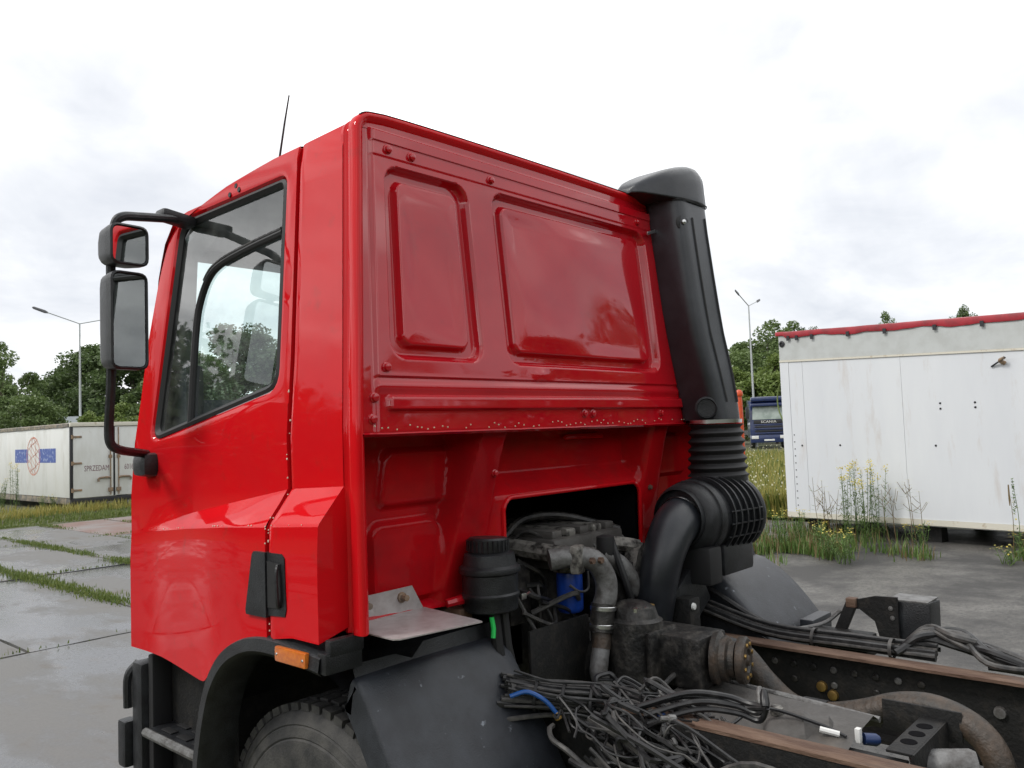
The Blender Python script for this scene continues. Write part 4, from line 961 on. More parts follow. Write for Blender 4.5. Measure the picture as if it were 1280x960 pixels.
MB().box(.02, .10, 1.36, 1.40, .30, 1.07, .01).out('bumper_return', 'rubber', T)
MB().box(-.03, .03, 1.50, 1.57, .62, .80, .014).out('bumper_lamp', 'black_plastic', T)
MB().tube(cat([(.03, 1.50, 1.02), (-.005, 1.515, .97), (-.008, 1.515, .85)], 5), .018, 8).out('grab_rail', 'black_plastic', T)
# ---------------- wheels
def wheel(xc, yc, side, r=.525, wd=.30):
    s_ = side; pr = [(.29, .13), (.31, .148), (.325, .152), (.33, .147), (.36, .153), (.40, .157), (.425, .156), (.43, .151), (.436, .155), (.465, .151), (.469, .146), (.474, .149), (.505, .136), (.522, .115), (.525, .10), (.525, -.10), (.522, -.115), (.505, -.135), (.40, -.15), (.29, -.13)]
    ty = MB().lathe([(a * r / .525, b) for a, b in pr], (xc, yc, r - .005), (s_, 0, 0), 64, False)
    for i in range(56):
        a = i * 2 * math.pi / 56
        for row, w0 in ((.045, .05), (-.045, .05), (.11, .045), (-.11, .045), (0, .03)):
            aa = a + (.03 if row in (.045, -.045) else 0); c = Vector((xc + row * s_, yc + math.cos(aa) * (r - .002), r - .005 + math.sin(aa) * (r - .002)))
            rot = Matrix.Rotation(aa - math.pi / 2, 3, 'X'); ty.box(c.x - w0 / 2, c.x + w0 / 2, c.y - .021, c.y + .021, c.z - .012, c.z + .012, 0, rot)
    w = MB().lathe([(.10, .06), (.12, .10), (.20, .03), (.265, .05), (.275, .13), (.295, .14), (.295, -.12), (.2, -.1)], (xc, yc, r - .005), (s_, 0, 0), 40).out('wheel', 'pipe', T)
    t_ = ty.out('tyre', 'tyre', w, autos=30)
    for i in range(10):
        a = i * 2 * math.pi / 10; MB().lathe([(.016, 0), (.016, .025), (0, .028)], (xc + .04 * s_, yc + .17 * math.cos(a), r - .005 + .17 * math.sin(a)), (s_, 0, 0), 6).out('wheel_nut', 'grime', w)
    return w
wheel(.215, .36, -1); wheel(2.10, .30, 1)
MB().tube([(.3, .36, .50), (2.0, .34, .50)], .07, 10).out('front_axle', 'grime', T)
# ---------------- mudguards
def guard(x0, x1, prof, lipx, name='mudguard', notch=True, mir=False):
    P = cat([(0, p[0], p[1]) for p in prof], 8); n = 12; rows = []
    for i in range(n + 1):
        u = i / n; x = x0 + (x1 - x0) * u; cr_ = .004 * math.sin(math.pi * u)
        rows.append([(x, p.y, p.z + cr_) for p in P])
    dn = [(P[i].y, P[i].z) for i in range(len(P))]
    def inwards(x, k, f):
        r = []
        for i, p in enumerate(P):
            t = (P[min(i + 1, len(P) - 1)] - P[max(0, i - 1)]).normalized(); nn = Vector((0, t.z, -t.y)); 
            if nn.z > 0: nn = -nn
            r.append((x + f, p.y + nn.y * k, p.z + nn.z * k))
        return r
    e0 = -1 if x0 < x1 else 1
    mb = MB(); mb.loft([inwards(x0, .10, e0 * .012), inwards(x0, .016, e0 * .012), inwards(x0, .004, e0 * .006)] + rows + [inwards(x1, .004, -e0 * .006), inwards(x1, .06, -e0 * .010)])
    gd = mb.out(name, 'guard', T, autos=50)
    # upright flange at the upper edge, notched
    p = P[0]; xs_ = [x0, x0 + (x1 - x0) * .27, x0 + (x1 - x0) * .38, x0 + (x1 - x0) * .46, x1 - (x1 - x0) * .02]; hs = [.035, .030, .004, .045, .045]
    MB().loft([[(a, p.y, p.z - .002) for a in xs_], [(a, p.y + .012, p.z + h) for a, h in zip(xs_, hs)]]).out('guard_flange', 'black_plastic', gd)
    for q in range(14):
        u = rnd.uniform(.06, .94); i = rnd.randrange(4, len(P) - 3); sz = rnd.uniform(.004, .011); ln = rnd.uniform(.8, 3.2)
        c = Vector((x0 + (x1 - x0) * u, P[i].y, P[i].z + .012 * math.sin(math.pi * u) + .0012)); t = (P[i + 1] - P[i]).normalized(); a_ = rnd.uniform(-.9, .9); dx = Vector((math.cos(a_), 0, 0)) + t * math.sin(a_); dy = Vector((-math.sin(a_), 0, 0)) + t * math.cos(a_)
    return gd
guard(.015, .60, [(.062, 1.208), (.03, 1.195), (-.02, 1.132), (-.075, 1.05), (-.13, .968), (-.19, .88), (-.25, .77), (-.30, .60)], 0)
guard(1.735, 2.255, [(-.075, 1.262), (-.13, 1.245), (-.22, 1.185), (-.31, 1.095), (-.38, 1.00), (-.43, .88), (-.45, .75)], 0)
MB().box(1.95, 2.15, -.46, -.40, .99, 1.06, .01).out('guard_bracket', 'guard', T)
# ---------------- galvanised plate behind the cab corner
pl = MB(); zq = 1.325
pl.prism([(.045, -.075), (.06, -.09), (.335, -.135), (.345, -.10), (.375, .17), (.05, .185)], 2, zq, zq + .004); pl = pl.out('corner_plate', 'galv', T, False)
MB().add([(.05, .18, zq + .002), (.37, .165, zq + .002), (.33, .172, 1.405), (.05, .178, 1.40)], [(0, 1, 2, 3)]).out('plate_upstand', 'galv', pl, False)
for x in (.14, .285): MB().lathe([(.017, 0), (.017, .008), (.011, .01), (.010, .03), (0, .032)], (x, .174, 1.375), (0, -1, 0), 8).out('bolt', 'rust_bar', pl)
MB().tube([(.43, .12, 1.335), (.50, .10, 1.342), (.53, .09, 1.33)], [.014, .018, .012], 8).out('bent_lug', 'red_rear', T)
# ---------------- frame rails
def rail(x0, x1, web_x, z1, h, y0, y1, label):
    lo_, hi = min(x0, x1), max(x0, x1)
    fl = MB(); n = 60
    fl.loft([[(x, y0 + (y1 - y0) * i / n, z1 + dz + .0012 * mnoise.noise(Vector((i * .9, x * 9, 0)))) for i in range(n + 1)] for x, dz in ((lo_, -.012), (lo_, -.002), (lo_ + .004, 0), (hi - .004, 0), (hi, -.002), (hi, -.012))])
    f_ = fl.out('frame_rail', 'rust', T); f_['label'] = label
    wx = web_x; MB().box(wx - .005, wx + .005, y0, y1, z1 - h, z1 - .006).out('rail_web', 'frame', f_)
    MB().box(lo_, hi, y0, y1, z1 - h - .01, z1 - h + .002).out('lower_flange', 'frame', f_)
    return f_
RZ = 1.045
lr = rail(.655, .728, .663, RZ, .27, -4.0, .9, 'rusty left frame rail')
rr_ = rail(1.555, 1.632, 1.624, RZ, .27, -4.0, .9, 'rusty right frame rail')
# holes and bolts in the right web
for k in range(8):
    for j in range(2):
        y = -.44 - k * .075; z = RZ - .075 - j * .055
        if (k + j) % 2 == 0 or j == 0:
            MB().lathe([(.013, -.001), (.012, .004), (.009, .006), (.0, .006)], (1.6185, y, z), (-1, 0, 0), 10).out('bolt', 'grime' if k % 3 else 'pipe', rr_)
for y, z in ((-1.2, RZ - .12), (-.62, RZ - .14), (-.66, RZ - .165)): MB().lathe([(.02, 0), (.018, .012), (.012, .014), (0, .014)], (1.6185, y, z), (-1, 0, 0), 12).out('bolt', 'brass' if y > -1 else 'pipe', rr_)
for y in (-1.5, -1.9, -2.4): MB().lathe([(.02, 0), (.018, .01), (0, .012)], (1.6185, y, RZ - .1), (-1, 0, 0), 10).out('bolt', 'frame', rr_)
MB().box(.668, 1.618, -1.75, -1.62, .80, 1.0, .01).out('crossmember', 'frame', T)
MB().box(.668, 1.618, .3, .42, .80, .95, .01).out('crossmember', 'frame', T)
# bracket with three holes between the rails
br = MB(); br.box(1.0, 1.33, -1.115, -1.045, .955, .963, .002); br.box(1.0, 1.33, -1.12, -1.112, .87, .962); br = br.out('holed_bracket', 'frame', T)
for k in range(3): MB().lathe([(.024, -.001), (.022, .0015), (0, .0016)], (1.09 + k * .075, -1.08, .9632), (0, 0, 1), 16).out('bracket_hole', 'void', br)
MB().box(.93, 1.02, -1.10, -.82, .93, .938, .002).out('bracket_strip', 'frame', br); MB().box(.93, .936, -1.10, -.82, .86, .94).out('bracket_side', 'frame', br)
MB().tube([(1.34, -.98, .985), (1.34, -1.10, .98), (1.36, -1.2, .95)], [.006, .006, .006], 6).out('bracket_wire', 'pipe', br)
MB().box(1.325, 1.335, -1.16, -.93, .90, .995, .003).out('bracket_plate', 'frame', br)
MB().lathe([(.045, -.10), (.05, -.09), (.05, .06), (.042, .075), (0, .08)], (1.17, -1.16, .885), (.35, -.9, .1), 20).out('damper', 'pipe', T)
# ---------------- engine bay
en = MB().box(.78, 1.50, .22, 1.2, .75, 1.38, .04).out('engine_block', 'grime', T)
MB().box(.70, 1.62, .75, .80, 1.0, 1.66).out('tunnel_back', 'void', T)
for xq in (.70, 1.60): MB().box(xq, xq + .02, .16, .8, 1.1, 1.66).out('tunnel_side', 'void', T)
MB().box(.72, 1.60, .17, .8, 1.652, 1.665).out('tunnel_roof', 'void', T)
MB().box(.93, 1.02, .73, .749, 1.50, 1.62, .004).out('heat_shield', 'alu', T)
# mounting frame on top of the engine (two dusty beams with cross pieces)
fr_ = MB().tube(cat([(.90, .33, 1.455), (.96, .40, 1.485), (1.08, .36, 1.472), (1.22, .17, 1.438), (1.32, .04, 1.42), (1.37, -.005, 1.405)], 5), .030, 8, flat=.8).out('engine_beam', 'alu', en)
MB().tube(cat([(.90, .33, 1.452), (.92, .20, 1.440), (.93, .08, 1.432), (.93, -.03, 1.430)], 5), .034, 8).out('engine_beam', 'alu', en)
MB().tube([(.95, .26, 1.438), (1.08, .30, 1.445)], .014, 6).out('beam_tie', 'grime', fr_); MB().tube([(.96, .12, 1.432), (1.20, .16, 1.432)], .018, 6).out('beam_tie', 'grime', fr_)
MB().box(1.0, 1.22, .02, .2, 1.36, 1.42, .02).out('rocker_cover', 'alu', en)
hd0 = MB().box(.97, 1.42, .10, .62, 1.36, 1.475, .02).out('cylinder_head', 'dusty', en)
for k in range(5): MB().box(.985 + k * .085, 1.045 + k * .085, .12, .60, 1.47, 1.505, .012).out('head_cover', 'alu' if k % 2 else 'dusty', hd0)
MB().tube(cat([(.90, .30, 1.48), (1.05, .32, 1.535), (1.25, .28, 1.53), (1.42, .12, 1.465)], 6), .016, 8).out('fuel_rail', 'grime', en)
for k in range(7):
    x_ = .95 + k * .07; MB().tube(cat([(x_, .30, 1.46), (x_ + .02, .24, 1.50), (x_ + .05, .14, 1.46), (x_ + .06, .06, 1.38)], 5), .006, 6).out('injector_line', 'cable2', en)
MB().box(.722, .735, .21, .5, 1.12, 1.60, .004).out('inner_shield', 'grime', T)
MB().box(1.12, 1.34, -.02, .14, 1.16, 1.36, .02).out('intake_manifold', 'grime', en); MB().box(.78, .90, .16, .3, 1.18, 1.40, .02).out('pump_body', 'grime', en)
MB().lathe([(.05, 0), (.055, .02), (.055, .10), (.03, .12), (0, .12)], (1.30, -.06, 1.12), (0, 0, 1), 16).out('air_compressor', 'grime', en)
MB().tube(cat([(1.22, -.04, 1.18), (1.30, -.09, 1.14), (1.37, -.10, 1.06), (1.40, -.14, .98)], 6), .022, 10).out('oil_pipe', 'rubber', en)
MB().prism([(1.28, 1.20), (1.27, 1.26), (1.33, 1.40), (1.37, 1.425), (1.41, 1.41), (1.42, 1.20)], 1, -.03, .03).out('lifting_bracket', 'alu', en)
MB().lathe([(.017, 0), (.015, .004), (0, .005)], (1.365, -.0305, 1.375), (0, -1, 0), 12).out('bracket_hole', 'rubber', en)
MB().lathe([(.03, 0), (.032, .02), (.02, .03), (0, .03)], (1.41, -.02, 1.385), (.6, -.8, 0), 12).out('lifting_eye', 'pipe', en)
MB().tube(cat([(1.16, -.02, 1.47), (1.155, -.05, 1.40), (1.165, -.08, 1.30), (1.20, -.08, 1.22)], 5), .013, 8).out('black_strap', 'rubber', en)
MB().lathe([(.032, -.02), (.036, .0), (.034, .05), (.02, .055), (0, .055)], (1.14, -.01, 1.425), (0, 0, 1), 14).out('sensor_cap', 'rubber', en)
# elbow, clamp and coolant pipe going down
el = MB().tube(cat([(.84, .02, 1.425), (.90, -.03, 1.432), (.965, -.08, 1.415), (1.005, -.10, 1.35), (1.0, -.105, 1.29), (.985, -.10, 1.25)], 6), [.038] * 8 + [.040] * 23, 16).out('coolant_elbow', 'pipe', en)
MB().box(.875, .945, -.075, -.03, 1.375, 1.475, .012, Matrix.Rotation(R(25), 3, 'Z')).out('thermostat_flange', 'alu', en)
for (x_, z_) in ((.905, 1.425), (.955, 1.42)): MB().lathe([(.012, 0), (.012, .014), (0, .015)], (x_, -.115, z_), (0, -1, 0), 6).out('bolt', 'rust', en)
hs = MB().tube([(.987, -.10, 1.262), (.976, -.10, 1.20), (.968, -.10, 1.165)], [.043, .044, .043], 18).out('rubber_sleeve', 'grime', el)
for z in (1.245, 1.185): MB().lathe([(.0452, -.008), (.0468, -.006), (.0468, .006), (.0452, .008)], (.972 + (z - 1.165) * .18, -.10, z), (.1, 0, 1), 20, False).out('hose_clamp', 'steel', hs)
MB().tube([(.967, -.10, 1.165), (.964, -.105, 1.14), (.955, -.107, 1.11)], .0335, 16).out('rusty_pipe_end', 'rustpipe', el)
MB().tube(cat([(.968, -.10, 1.17), (.962, -.105, 1.13), (.938, -.11, 1.07), (.925, -.115, 1.03), (.945, -.13, .975), (.99, -.16, .94)], 6), .032, 16).out('coolant_pipe', 'pipe', el)
# second hose to the right
MB().tube(cat([(1.12, .0, 1.41), (1.19, -.03, 1.37), (1.235, -.05, 1.31), (1.26, -.05, 1.265), (1.32, -.06, 1.25)], 6), .034, 14).out('breather_hose', 'pipe', en)
MB().tube(cat([(1.28, -.06, 1.262), (1.36, -.06, 1.275), (1.43, -.08, 1.235), (1.49, -.11, 1.14), (1.50, -.14, 1.05)], 6), .042, 14).out('rubber_hose', 'rubber', en)
# blue filter
bf = MB().lathe([(.0, -.075), (.040, -.073), (.047, -.066), (.049, -.055), (.049, .06), (.046, .072), (.04, .075)], (1.0, .06, 1.285), (0, 0, 1), 24).out('oil_filter', 'blue_can', en)
MB().tube(cat([(.95, .02, 1.32), (.975, -.005, 1.295), (1.02, -.01, 1.30), (1.035, .0, 1.36)], 6), .005, 6).out('filter_wire', 'cable2', bf)
MB().lathe([(.06, 0), (.065, .02), (.05, .05), (0, .06)], (1.0, .06, 1.362), (0, 0, 1), 18).out('filter_head', 'alu', bf)
MB().box(.70, 1.03, .0, .012, .92, 1.205, .003).out('splash_plate', 'frame', T); MB().box(1.032, 1.036, -.002, .012, .92, 1.19).out('plate_edge', 'pipe', T)
MB().box(.74, .92, .22, .4, 1.0, 1.25, .02).out('injection_pump', 'grime', en)
for k in range(9):
    a = Vector((rnd.uniform(.72, .95), rnd.uniform(.05, .25), rnd.uniform(1.2, 1.42))); b = Vector((rnd.uniform(.8, 1.15), rnd.uniform(.0, .2), rnd.uniform(1.0, 1.3))); m_ = (a + b) / 2 + Vector((rnd.uniform(-.06, .06), -.05, rnd.uniform(-.05, .08)))
    MB().tube(cat([a, m_, b], 7), rnd.choice([.005, .007, .01]), 6).out('engine_line', rnd.choice(['cable', 'cable2', 'grime']), en)
MB().tube([(.69, .03, 1.315), (.72, .01, 1.335)], .004, 5).out('wire_end', 'steel', en)
# reservoir canister
rs = MB().lathe([(.0, -.10), (.085, -.10), (.09, -.095), (.093, -.06), (.098, -.052), (.098, -.044), (.093, -.038), (.094, .02), (.102, .026), (.104, .034), (.102, .042), (.09, .05), (.084, .085), (.07, .092), (.0, .093)], (.565, .05, 1.40), (0, 0, 1), 36).out('reservoir', 'black_plastic', T)
cp = MB().lathe([(.066, 0), (.068, .004), (.068, .042), (.062, .048), (0, .048)], (.560, .05, 1.49), (.05, 0, 1), 30)
for k in range(24):
    a = k * math.pi / 12; cp.box(.560 + .068 * math.cos(a) - .003, .560 + .068 * math.cos(a) + .003, .05 + .068 * math.sin(a) - .003, .05 + .068 * math.sin(a) + .003, 1.497, 1.532)
cp.out('cap', 'black_plastic', rs)
MB().tube([(.60, .03, 1.31), (.605, .02, 1.18), (.62, 0, 1.05)], .017, 10).out('hose', 'rubber', rs); MB().tube([(.555, .03, 1.31), (.56, .02, 1.18), (.58, 0, 1.05)], .020, 10).out('hose', 'rubber', rs)
MB().tube([(.515, .0, 1.29), (.517, -.005, 1.255), (.510, -.008, 1.225)], .008, 8).out('green_tie', 'green', rs)
MB().box(.640, .666, -.022, -.010, 1.325, 1.345, .003).out('clamp', 'steel', rs)
MB().box(.47, .53, .10, .2, 1.27, 1.31, .008).out('bracket', 'rust', rs)
# ---------------- gearbox with output flange
gb = MB(); gb.lathe([(.0, -.02), (.15, -.015), (.16, 0), (.16, .20), (.15, .25), (.13, .27), (0, .27)], (1.15, .08, 1.0), (0.02, -1, 0), 32); gb = gb.out('gearbox', 'grime', T)
dm = MB(); dm.loft([[(1.075 + (.105 - .006 * k) * math.cos(a) * sc_, -.17 + .095 * math.sin(a) * sc_, z) for a in np.linspace(0, 2 * math.pi, 24, endpoint=False)] for k, (z, sc_) in enumerate(((.90, 1.0), (1.06, 1.05), (1.15, 1.1), (1.20, 1.1), (1.21, .95), (1.245, .85), (1.262, .5)))], True, True); dm.out('gear_housing', 'grime', gb)
MB().box(1.0, 1.17, -.285, -.262, 1.0, 1.175, .008).out('housing_rib', 'grime', gb)
for (x_, y_) in ((1.03, -.21), (1.06, -.23), (1.12, -.15), (1.11, -.22)): MB().lathe([(.014, 0), (.014, .014), (.008, .016), (0, .018)], (x_, y_, 1.235), (0, 0, 1), 8).out('bolt', 'brass' if x_ > 1.08 else 'steel', gb)
MB().box(1.06, 1.25, -.44, -.10, .99, 1.165, .018).out('output_housing', 'grime', gb)
MB().lathe([(.085, 0), (.09, .02), (.075, .03), (.075, .05), (.06, .055), (.06, .075)], (1.155, -.44, 1.085), (.25, -.97, .0), 26).out('bearing_cover', 'rustpipe', gb)
fl_ = MB().lathe([(.05, 0), (.075, .004), (.078, .01), (.078, .028), (.072, .034), (.04, .036), (.035, .028), (.02, .028), (.016, .04), (0, .042)], (1.178, -.515, 1.085), (.25, -.97, .0), 30).out('output_flange', 'rustpipe', gb)
for k in range(8):
    a = k * math.pi / 4 + .3; c = Vector((1.178, -.515, 1.085)) + Vector((.25, -.97, 0)) * .034 + (Vector((.97, .25, 0)) * math.cos(a) + Vector((0, 0, 1)) * math.sin(a)) * .056; MB().lathe([(.007, 0), (.007, .006), (0, .007)], c, (.25, -.97, 0), 8).out('bolt', 'brass', fl_)

# lower tray/drum housing behind it (smooth dusty cover with bright edge)
tr_ = MB(); prof = [(1.26, .955), (1.24, .985), (1.19, 1.0), (1.05, .985), (.86, .93), (.80, .86)]
tr_.loft([[(p[0], y, p[1] - .05 * max(0, (-y - .35)) + (.012 * math.sin((y + .35) * 8) if p[0] < 1.2 else 0)) for y in np.linspace(-.34, -.95, 14)] for p in prof]); tr_ = tr_.out('transmission_cover', 'dusty', gb)
MB().tube([(1.245, -.34, .985), (1.245, -.65, .972), (1.245, -.95, .955)], .010, 8).out('cover_edge', 'pipe', tr_)
MB().tube(cat([(.86, -.33, .92), (.95, -.33, .99), (1.05, -.335, 1.03), (1.16, -.34, 1.035), (1.25, -.34, 1.0), (1.28, -.34, .93)], 6), .009, 8).out('cover_rim', 'cable2', tr_)
MB().lathe([(.09, -.12), (.10, -.1), (.10, .0), (.085, .02), (.08, .07), (.05, .09), (0, .09)], (1.06, -.80, .90), (.35, -.9, .12), 24).out('brake_chamber', 'dusty', T)
MB().lathe([(.02, 0), (.02, .02), (.014, .026), (0, .026)], (1.02, -.72, .988), (0, 0, 1), 10).out('plug', 'alu', T)
# exhaust / air pipe inside the right rail
xp = MB().tube(cat([(1.27, -.38, 1.09), (1.33, -.41, 1.065), (1.36, -.45, 1.04), (1.36, -.53, .96), (1.36, -.62, .90), (1.36, -.74, .895), (1.37, -.86, .925), (1.38, -.97, .965), (1.38, -1.08, .975), (1.36, -1.19, .94), (1.34, -1.25, .86), (1.32, -1.27, .7)], 6), .043, 16).out('air_pipe', 'rustpipe', T)
MB().tube([(1.36, -.66, .893), (1.36, -.74, .893)], .049, 16).out('pipe_sleeve', 'rubber', xp)
MB().tube([(1.28, -.385, 1.088), (1.335, -.415, 1.063)], .047, 14).out('pipe_sleeve', 'rubber', xp)
MB().box(1.25, 1.35, -.49, -.41, 1.015, 1.019).out('pipe_tab', 'pipe', xp)
# ---------------- air intake: hood, duct, bellows, filter drum and hose
def dsec(z, xl, xr, yf, yb, r=.05, n=6):
    q = roundpoly([(xl, yf), (xl, yb), (xr, yb), (xr, yf)], [r * .5, r, r, r * .5], n, 4); return [(a, b, z) for a, b in q]
DS = [(2.872, 1.70, 1.958), (2.75, 1.70, 1.955), (2.55, 1.705, 1.962), (2.40, 1.712, 1.970), (2.28, 1.722, 1.978), (2.18, 1.735, 1.985), (2.10, 1.748, 1.986), (2.02, 1.762, 1.982), (1.96, 1.77, 1.976), (1.905, 1.775, 1.968)]
rows = [dsec(z, a, b, ry(z) + .01, ry(z) - (.165 if z > 2.3 else .165 + (2.3 - z) * .06), .05) for z, a, b in DS]
du = MB().loft(rows, True, True).out('intake_duct', 'duct', T, autos=60)
# shallow grooves moulded in the rear face
for off, zt in ((.11, 2.80), (.245, 2.815)):
    mb = MB(); pts_ = []
    for z in np.linspace(zt, 1.98, 26):
        a = interp(-z, [-d[0] for d in DS], [d[1] for d in DS]); b = interp(-z, [-d[0] for d in DS], [d[2] for d in DS]); t = off / .30
        pts_.append((a + (b - a) * t, ry(z) - (.165 if z > 2.3 else .165 + (2.3 - z) * .06) - .0005, z))
    mb.tube(pts_, .0055, 6); mb.out('duct_groove', 'rubber', du)
MB().lathe([(.034, 0), (.034, .004), (.028, .006), (0, .004)], (1.725, ry(2.77) - .150, 2.77), (-.35, -1, 0), 20).out('mount_recess', 'rubber', du)
MB().lathe([(.011, 0), (.011, .012), (.006, .014), (0, .015)], (1.723, ry(2.77) - .155, 2.77), (-.35, -1, 0), 8).out('bolt', 'steel', du)
MB().box(1.63, 1.70, ry(2.74) - .03, ry(2.74) - .022, 2.733, 2.748, .002, Matrix.Rotation(R(-18), 3, 'Y')).out('mount_strap', 'steel', du)
# hood
hd_rows = []
for (x, zt, zb_, yf, yb) in ((1.545, 2.918, 2.90, .14, .06), (1.57, 2.945, 2.897, .17, .03), (1.61, 2.972, 2.888, .19, -.005), (1.66, 2.998, 2.878, .20, -.045), (1.71, 3.020, 2.874, .20, -.068), (1.78, 3.043, 2.874, .20, -.080), (1.84, 3.058, 2.874, .20, -.086), (1.89, 3.063, 2.874, .19, -.085), (1.928, 3.052, 2.874, .17, -.078), (1.955, 3.022, 2.874, .15, -.062), (1.971, 2.975, 2.874, .13, -.04), (1.977, 2.91, 2.876, .11, -.01)):
    q = roundpoly([(yf, zb_), (yb, zb_), (yb + .012, zt), (yf - .02, zt)], [.008, .008, min(.095, (zt - zb_) * .48), min(.05, (zt - zb_) * .4)], 7, 4); hd_rows.append([(x, a, b) for a, b in q])
hdm = MB().loft(hd_rows, True, True).out('intake_hood', 'duct', T, autos=70)
MB().loft([dsec(2.870, 1.694, 1.966, ry(2.87) + .01, ry(2.87) - .171, .05), dsec(2.878, 1.694, 1.968, ry(2.87) + .01, ry(2.87) - .173, .05)], True).out('hood_joint', 'rubber', hdm)
# dark ring port on the side of the duct and clamp
MB().lathe([(.045, 0), (.05, .004), (.042, .010), (.038, .004), (0, .003)], (1.755, -.125, 1.955), (-.75, -.66, 0), 24).out('side_port', 'black_plastic', du)
bc = Vector((1.868, -.095, 0))
bel = []
for i in range(49):
    z = 1.885 - .225 * i / 48; k = .5 + .5 * math.cos(i / 48 * 2 * math.pi * 6); r = .104 + .014 * k + .014 * (i / 48); bel.append([(bc.x + r * 1.16 * math.cos(a), bc.y - .01 + r * .95 * math.sin(a), z) for a in np.linspace(0, 2 * math.pi, 40, endpoint=False)])
bl = MB().loft(bel, True, True).out('bellows', 'rubber', T)
MB().loft([[(bc.x + .130 * math.cos(a), bc.y - .01 + .108 * math.sin(a), z) for a in np.linspace(0, 2 * math.pi, 40, endpoint=False)] for z in (1.905, 1.889)], True).out('hose_clamp', 'steel', bl)
# filter drum, axis across the truck
FC = Vector((1.52, -.125, 1.505)); FA = (1, -.06, -.01)
fd = MB().lathe([(.10, -.02), (.125, -.018), (.140, -.005), (.147, .02), (.147, .05), (.154, .052), (.157, .07), (.154, .09), (.146, .092), (.150, .36), (.157, .362), (.160, .375), (.157, .39), (.148, .405), (.11, .42), (0, .425)], FC, FA, 48).out('air_filter_housing', 'black_plastic', T, autos=40)
ax = Vector(FA).normalized(); e1 = Vector((0, 0, 1)); e2 = ax.cross(e1)
for k in range(5):   # ribs round the drum
    c = FC + ax * (.135 + k * .047); MB().loft([[c + ax * w + (e1 * math.sin(a) + e2 * math.cos(a)) * r for a in np.linspace(R(-75), R(215), 30)] for w, r in ((-.004, .149), (-.004, .165), (.004, .165), (.004, .149))]).out('rib', 'black_plastic', fd)
for a in (R(10), R(-8), R(-28), R(190), R(172)):
    p = [FC + ax * w + (e1 * math.sin(a) + e2 * math.cos(a)) * .160 for w in (.11, .355)]; MB().tube(p, .0035, 6).out('rib', 'black_plastic', fd)
MB().loft([[(bc.x + (r + .008) * 1.1 * math.cos(a), bc.y - .02 + r * .95 * math.sin(a), z) for a in np.linspace(0, 2 * math.pi, 36, endpoint=False)] for z, r in ((1.665, .124), (1.655, .118), (1.60, .122), (1.53, .135))], True).out('filter_neck', 'black_plastic', fd)
MB().box(1.62, 1.88, -.25, -.05, 1.27, 1.40, .02).out('filter_foot', 'black_plastic', fd)
MB().box(1.50, 1.60, -.25, -.02, 1.25, 1.40, .015).out('filter_foot', 'rubber', fd)
# bracket legs under the drum
MB().box(1.40, 1.62, -.16, -.12, 1.10, 1.30, .01, Matrix.Rotation(R(-32), 3, 'Y')).out('drum_bracket', 'black_plastic', fd)
MB().box(1.38, 1.46, -.22, -.10, 1.02, 1.22, .01).out('drum_bracket', 'frame', fd)
MB().box(1.50, 1.90, -.10, -.06, 1.20, 1.29, .01).out('drum_bracket', 'frame', fd)
MB().lathe([(.014, 0), (.012, .008), (0, .01)], (1.40, -.222, 1.19), (0, -1, 0), 10).out('bolt', 'white_plastic', fd)
ih = MB().tube(cat([FC + ax * (-.10) + Vector((.09, 0, .01)), FC + Vector((-.05, -.005, .01)), FC + Vector((-.14, -.01, -.02)), FC + Vector((-.225, -.01, -.09)), FC + Vector((-.255, .0, -.19)), FC + Vector((-.255, .02, -.30)), FC + Vector((-.25, .06, -.42))], 8), [.106] * 10 + [.102] * 12 + [.096] * 40, 24).out('intake_hose', 'duct', fd) if False else None
ihp = cat([FC + Vector((.02, 0, .0)), FC + Vector((-.045, -.005, -.005)), FC + Vector((-.11, -.01, -.04)), FC + Vector((-.17, -.01, -.11)), FC + Vector((-.20, .0, -.20)), FC + Vector((-.205, .02, -.30)), FC + Vector((-.20, .06, -.45))], 8)
ih = MB().tube(ihp, [.096 - .020 * min(1, i / 34) for i in range(len(ihp))], 28).out('intake_hose', 'duct', T)
c0 = ihp[6]; d0 = (ihp[7] - ihp[5]).normalized(); MB().lathe([(.097, -.007), (.099, -.004), (.099, .004), (.097, .007)], c0, d0, 32, False).out('hose_clamp', 'steel', ih)
MB().lathe([(.115, -.03), (.118, .0), (.108, .02), (.098, .022)], FC + Vector((-.012, 0, .008)), FA, 32, False).out('hose_socket', 'black_plastic', ih)
# ---------------- wiring along the left rail
cb0 = MB().tube(cat([(.50, -.08, 1.075), (.62, -.16, 1.045), (.72, -.27, 1.02), (.76, -.38, 1.01)], 6), .030, 8).out('cable_harness', 'cable2', T); cb0['label'] = 'tangled black cables and air lines over the left rail'
rc = random.Random(21)
for k in range(46):       # tight bundle coming out past the mudguard
    o1, o2 = rc.gauss(0, .035), rc.gauss(0, .022)
    pts_ = [(.48 + o2, -.06 + o1 * .6, 1.07 + o2 + rc.uniform(-.02, .02)), (.60 + o1 * .5, -.16 + o1, 1.05 + o2), (.70 + o1 * .6, -.29 + o1, 1.03 + o2 * 1.2), (.74 + o1, -.42 + o1, 1.02 + o2), (.70 + rc.gauss(0, .06), -.60 + o1, 1.03 + rc.gauss(0, .03))]
    MB().tube(cat(pts_, 6), rc.choice([.0035, .0045, .006, .008]), 6).out('cable', rc.choice(['cable', 'cable2', 'cable']), cb0)
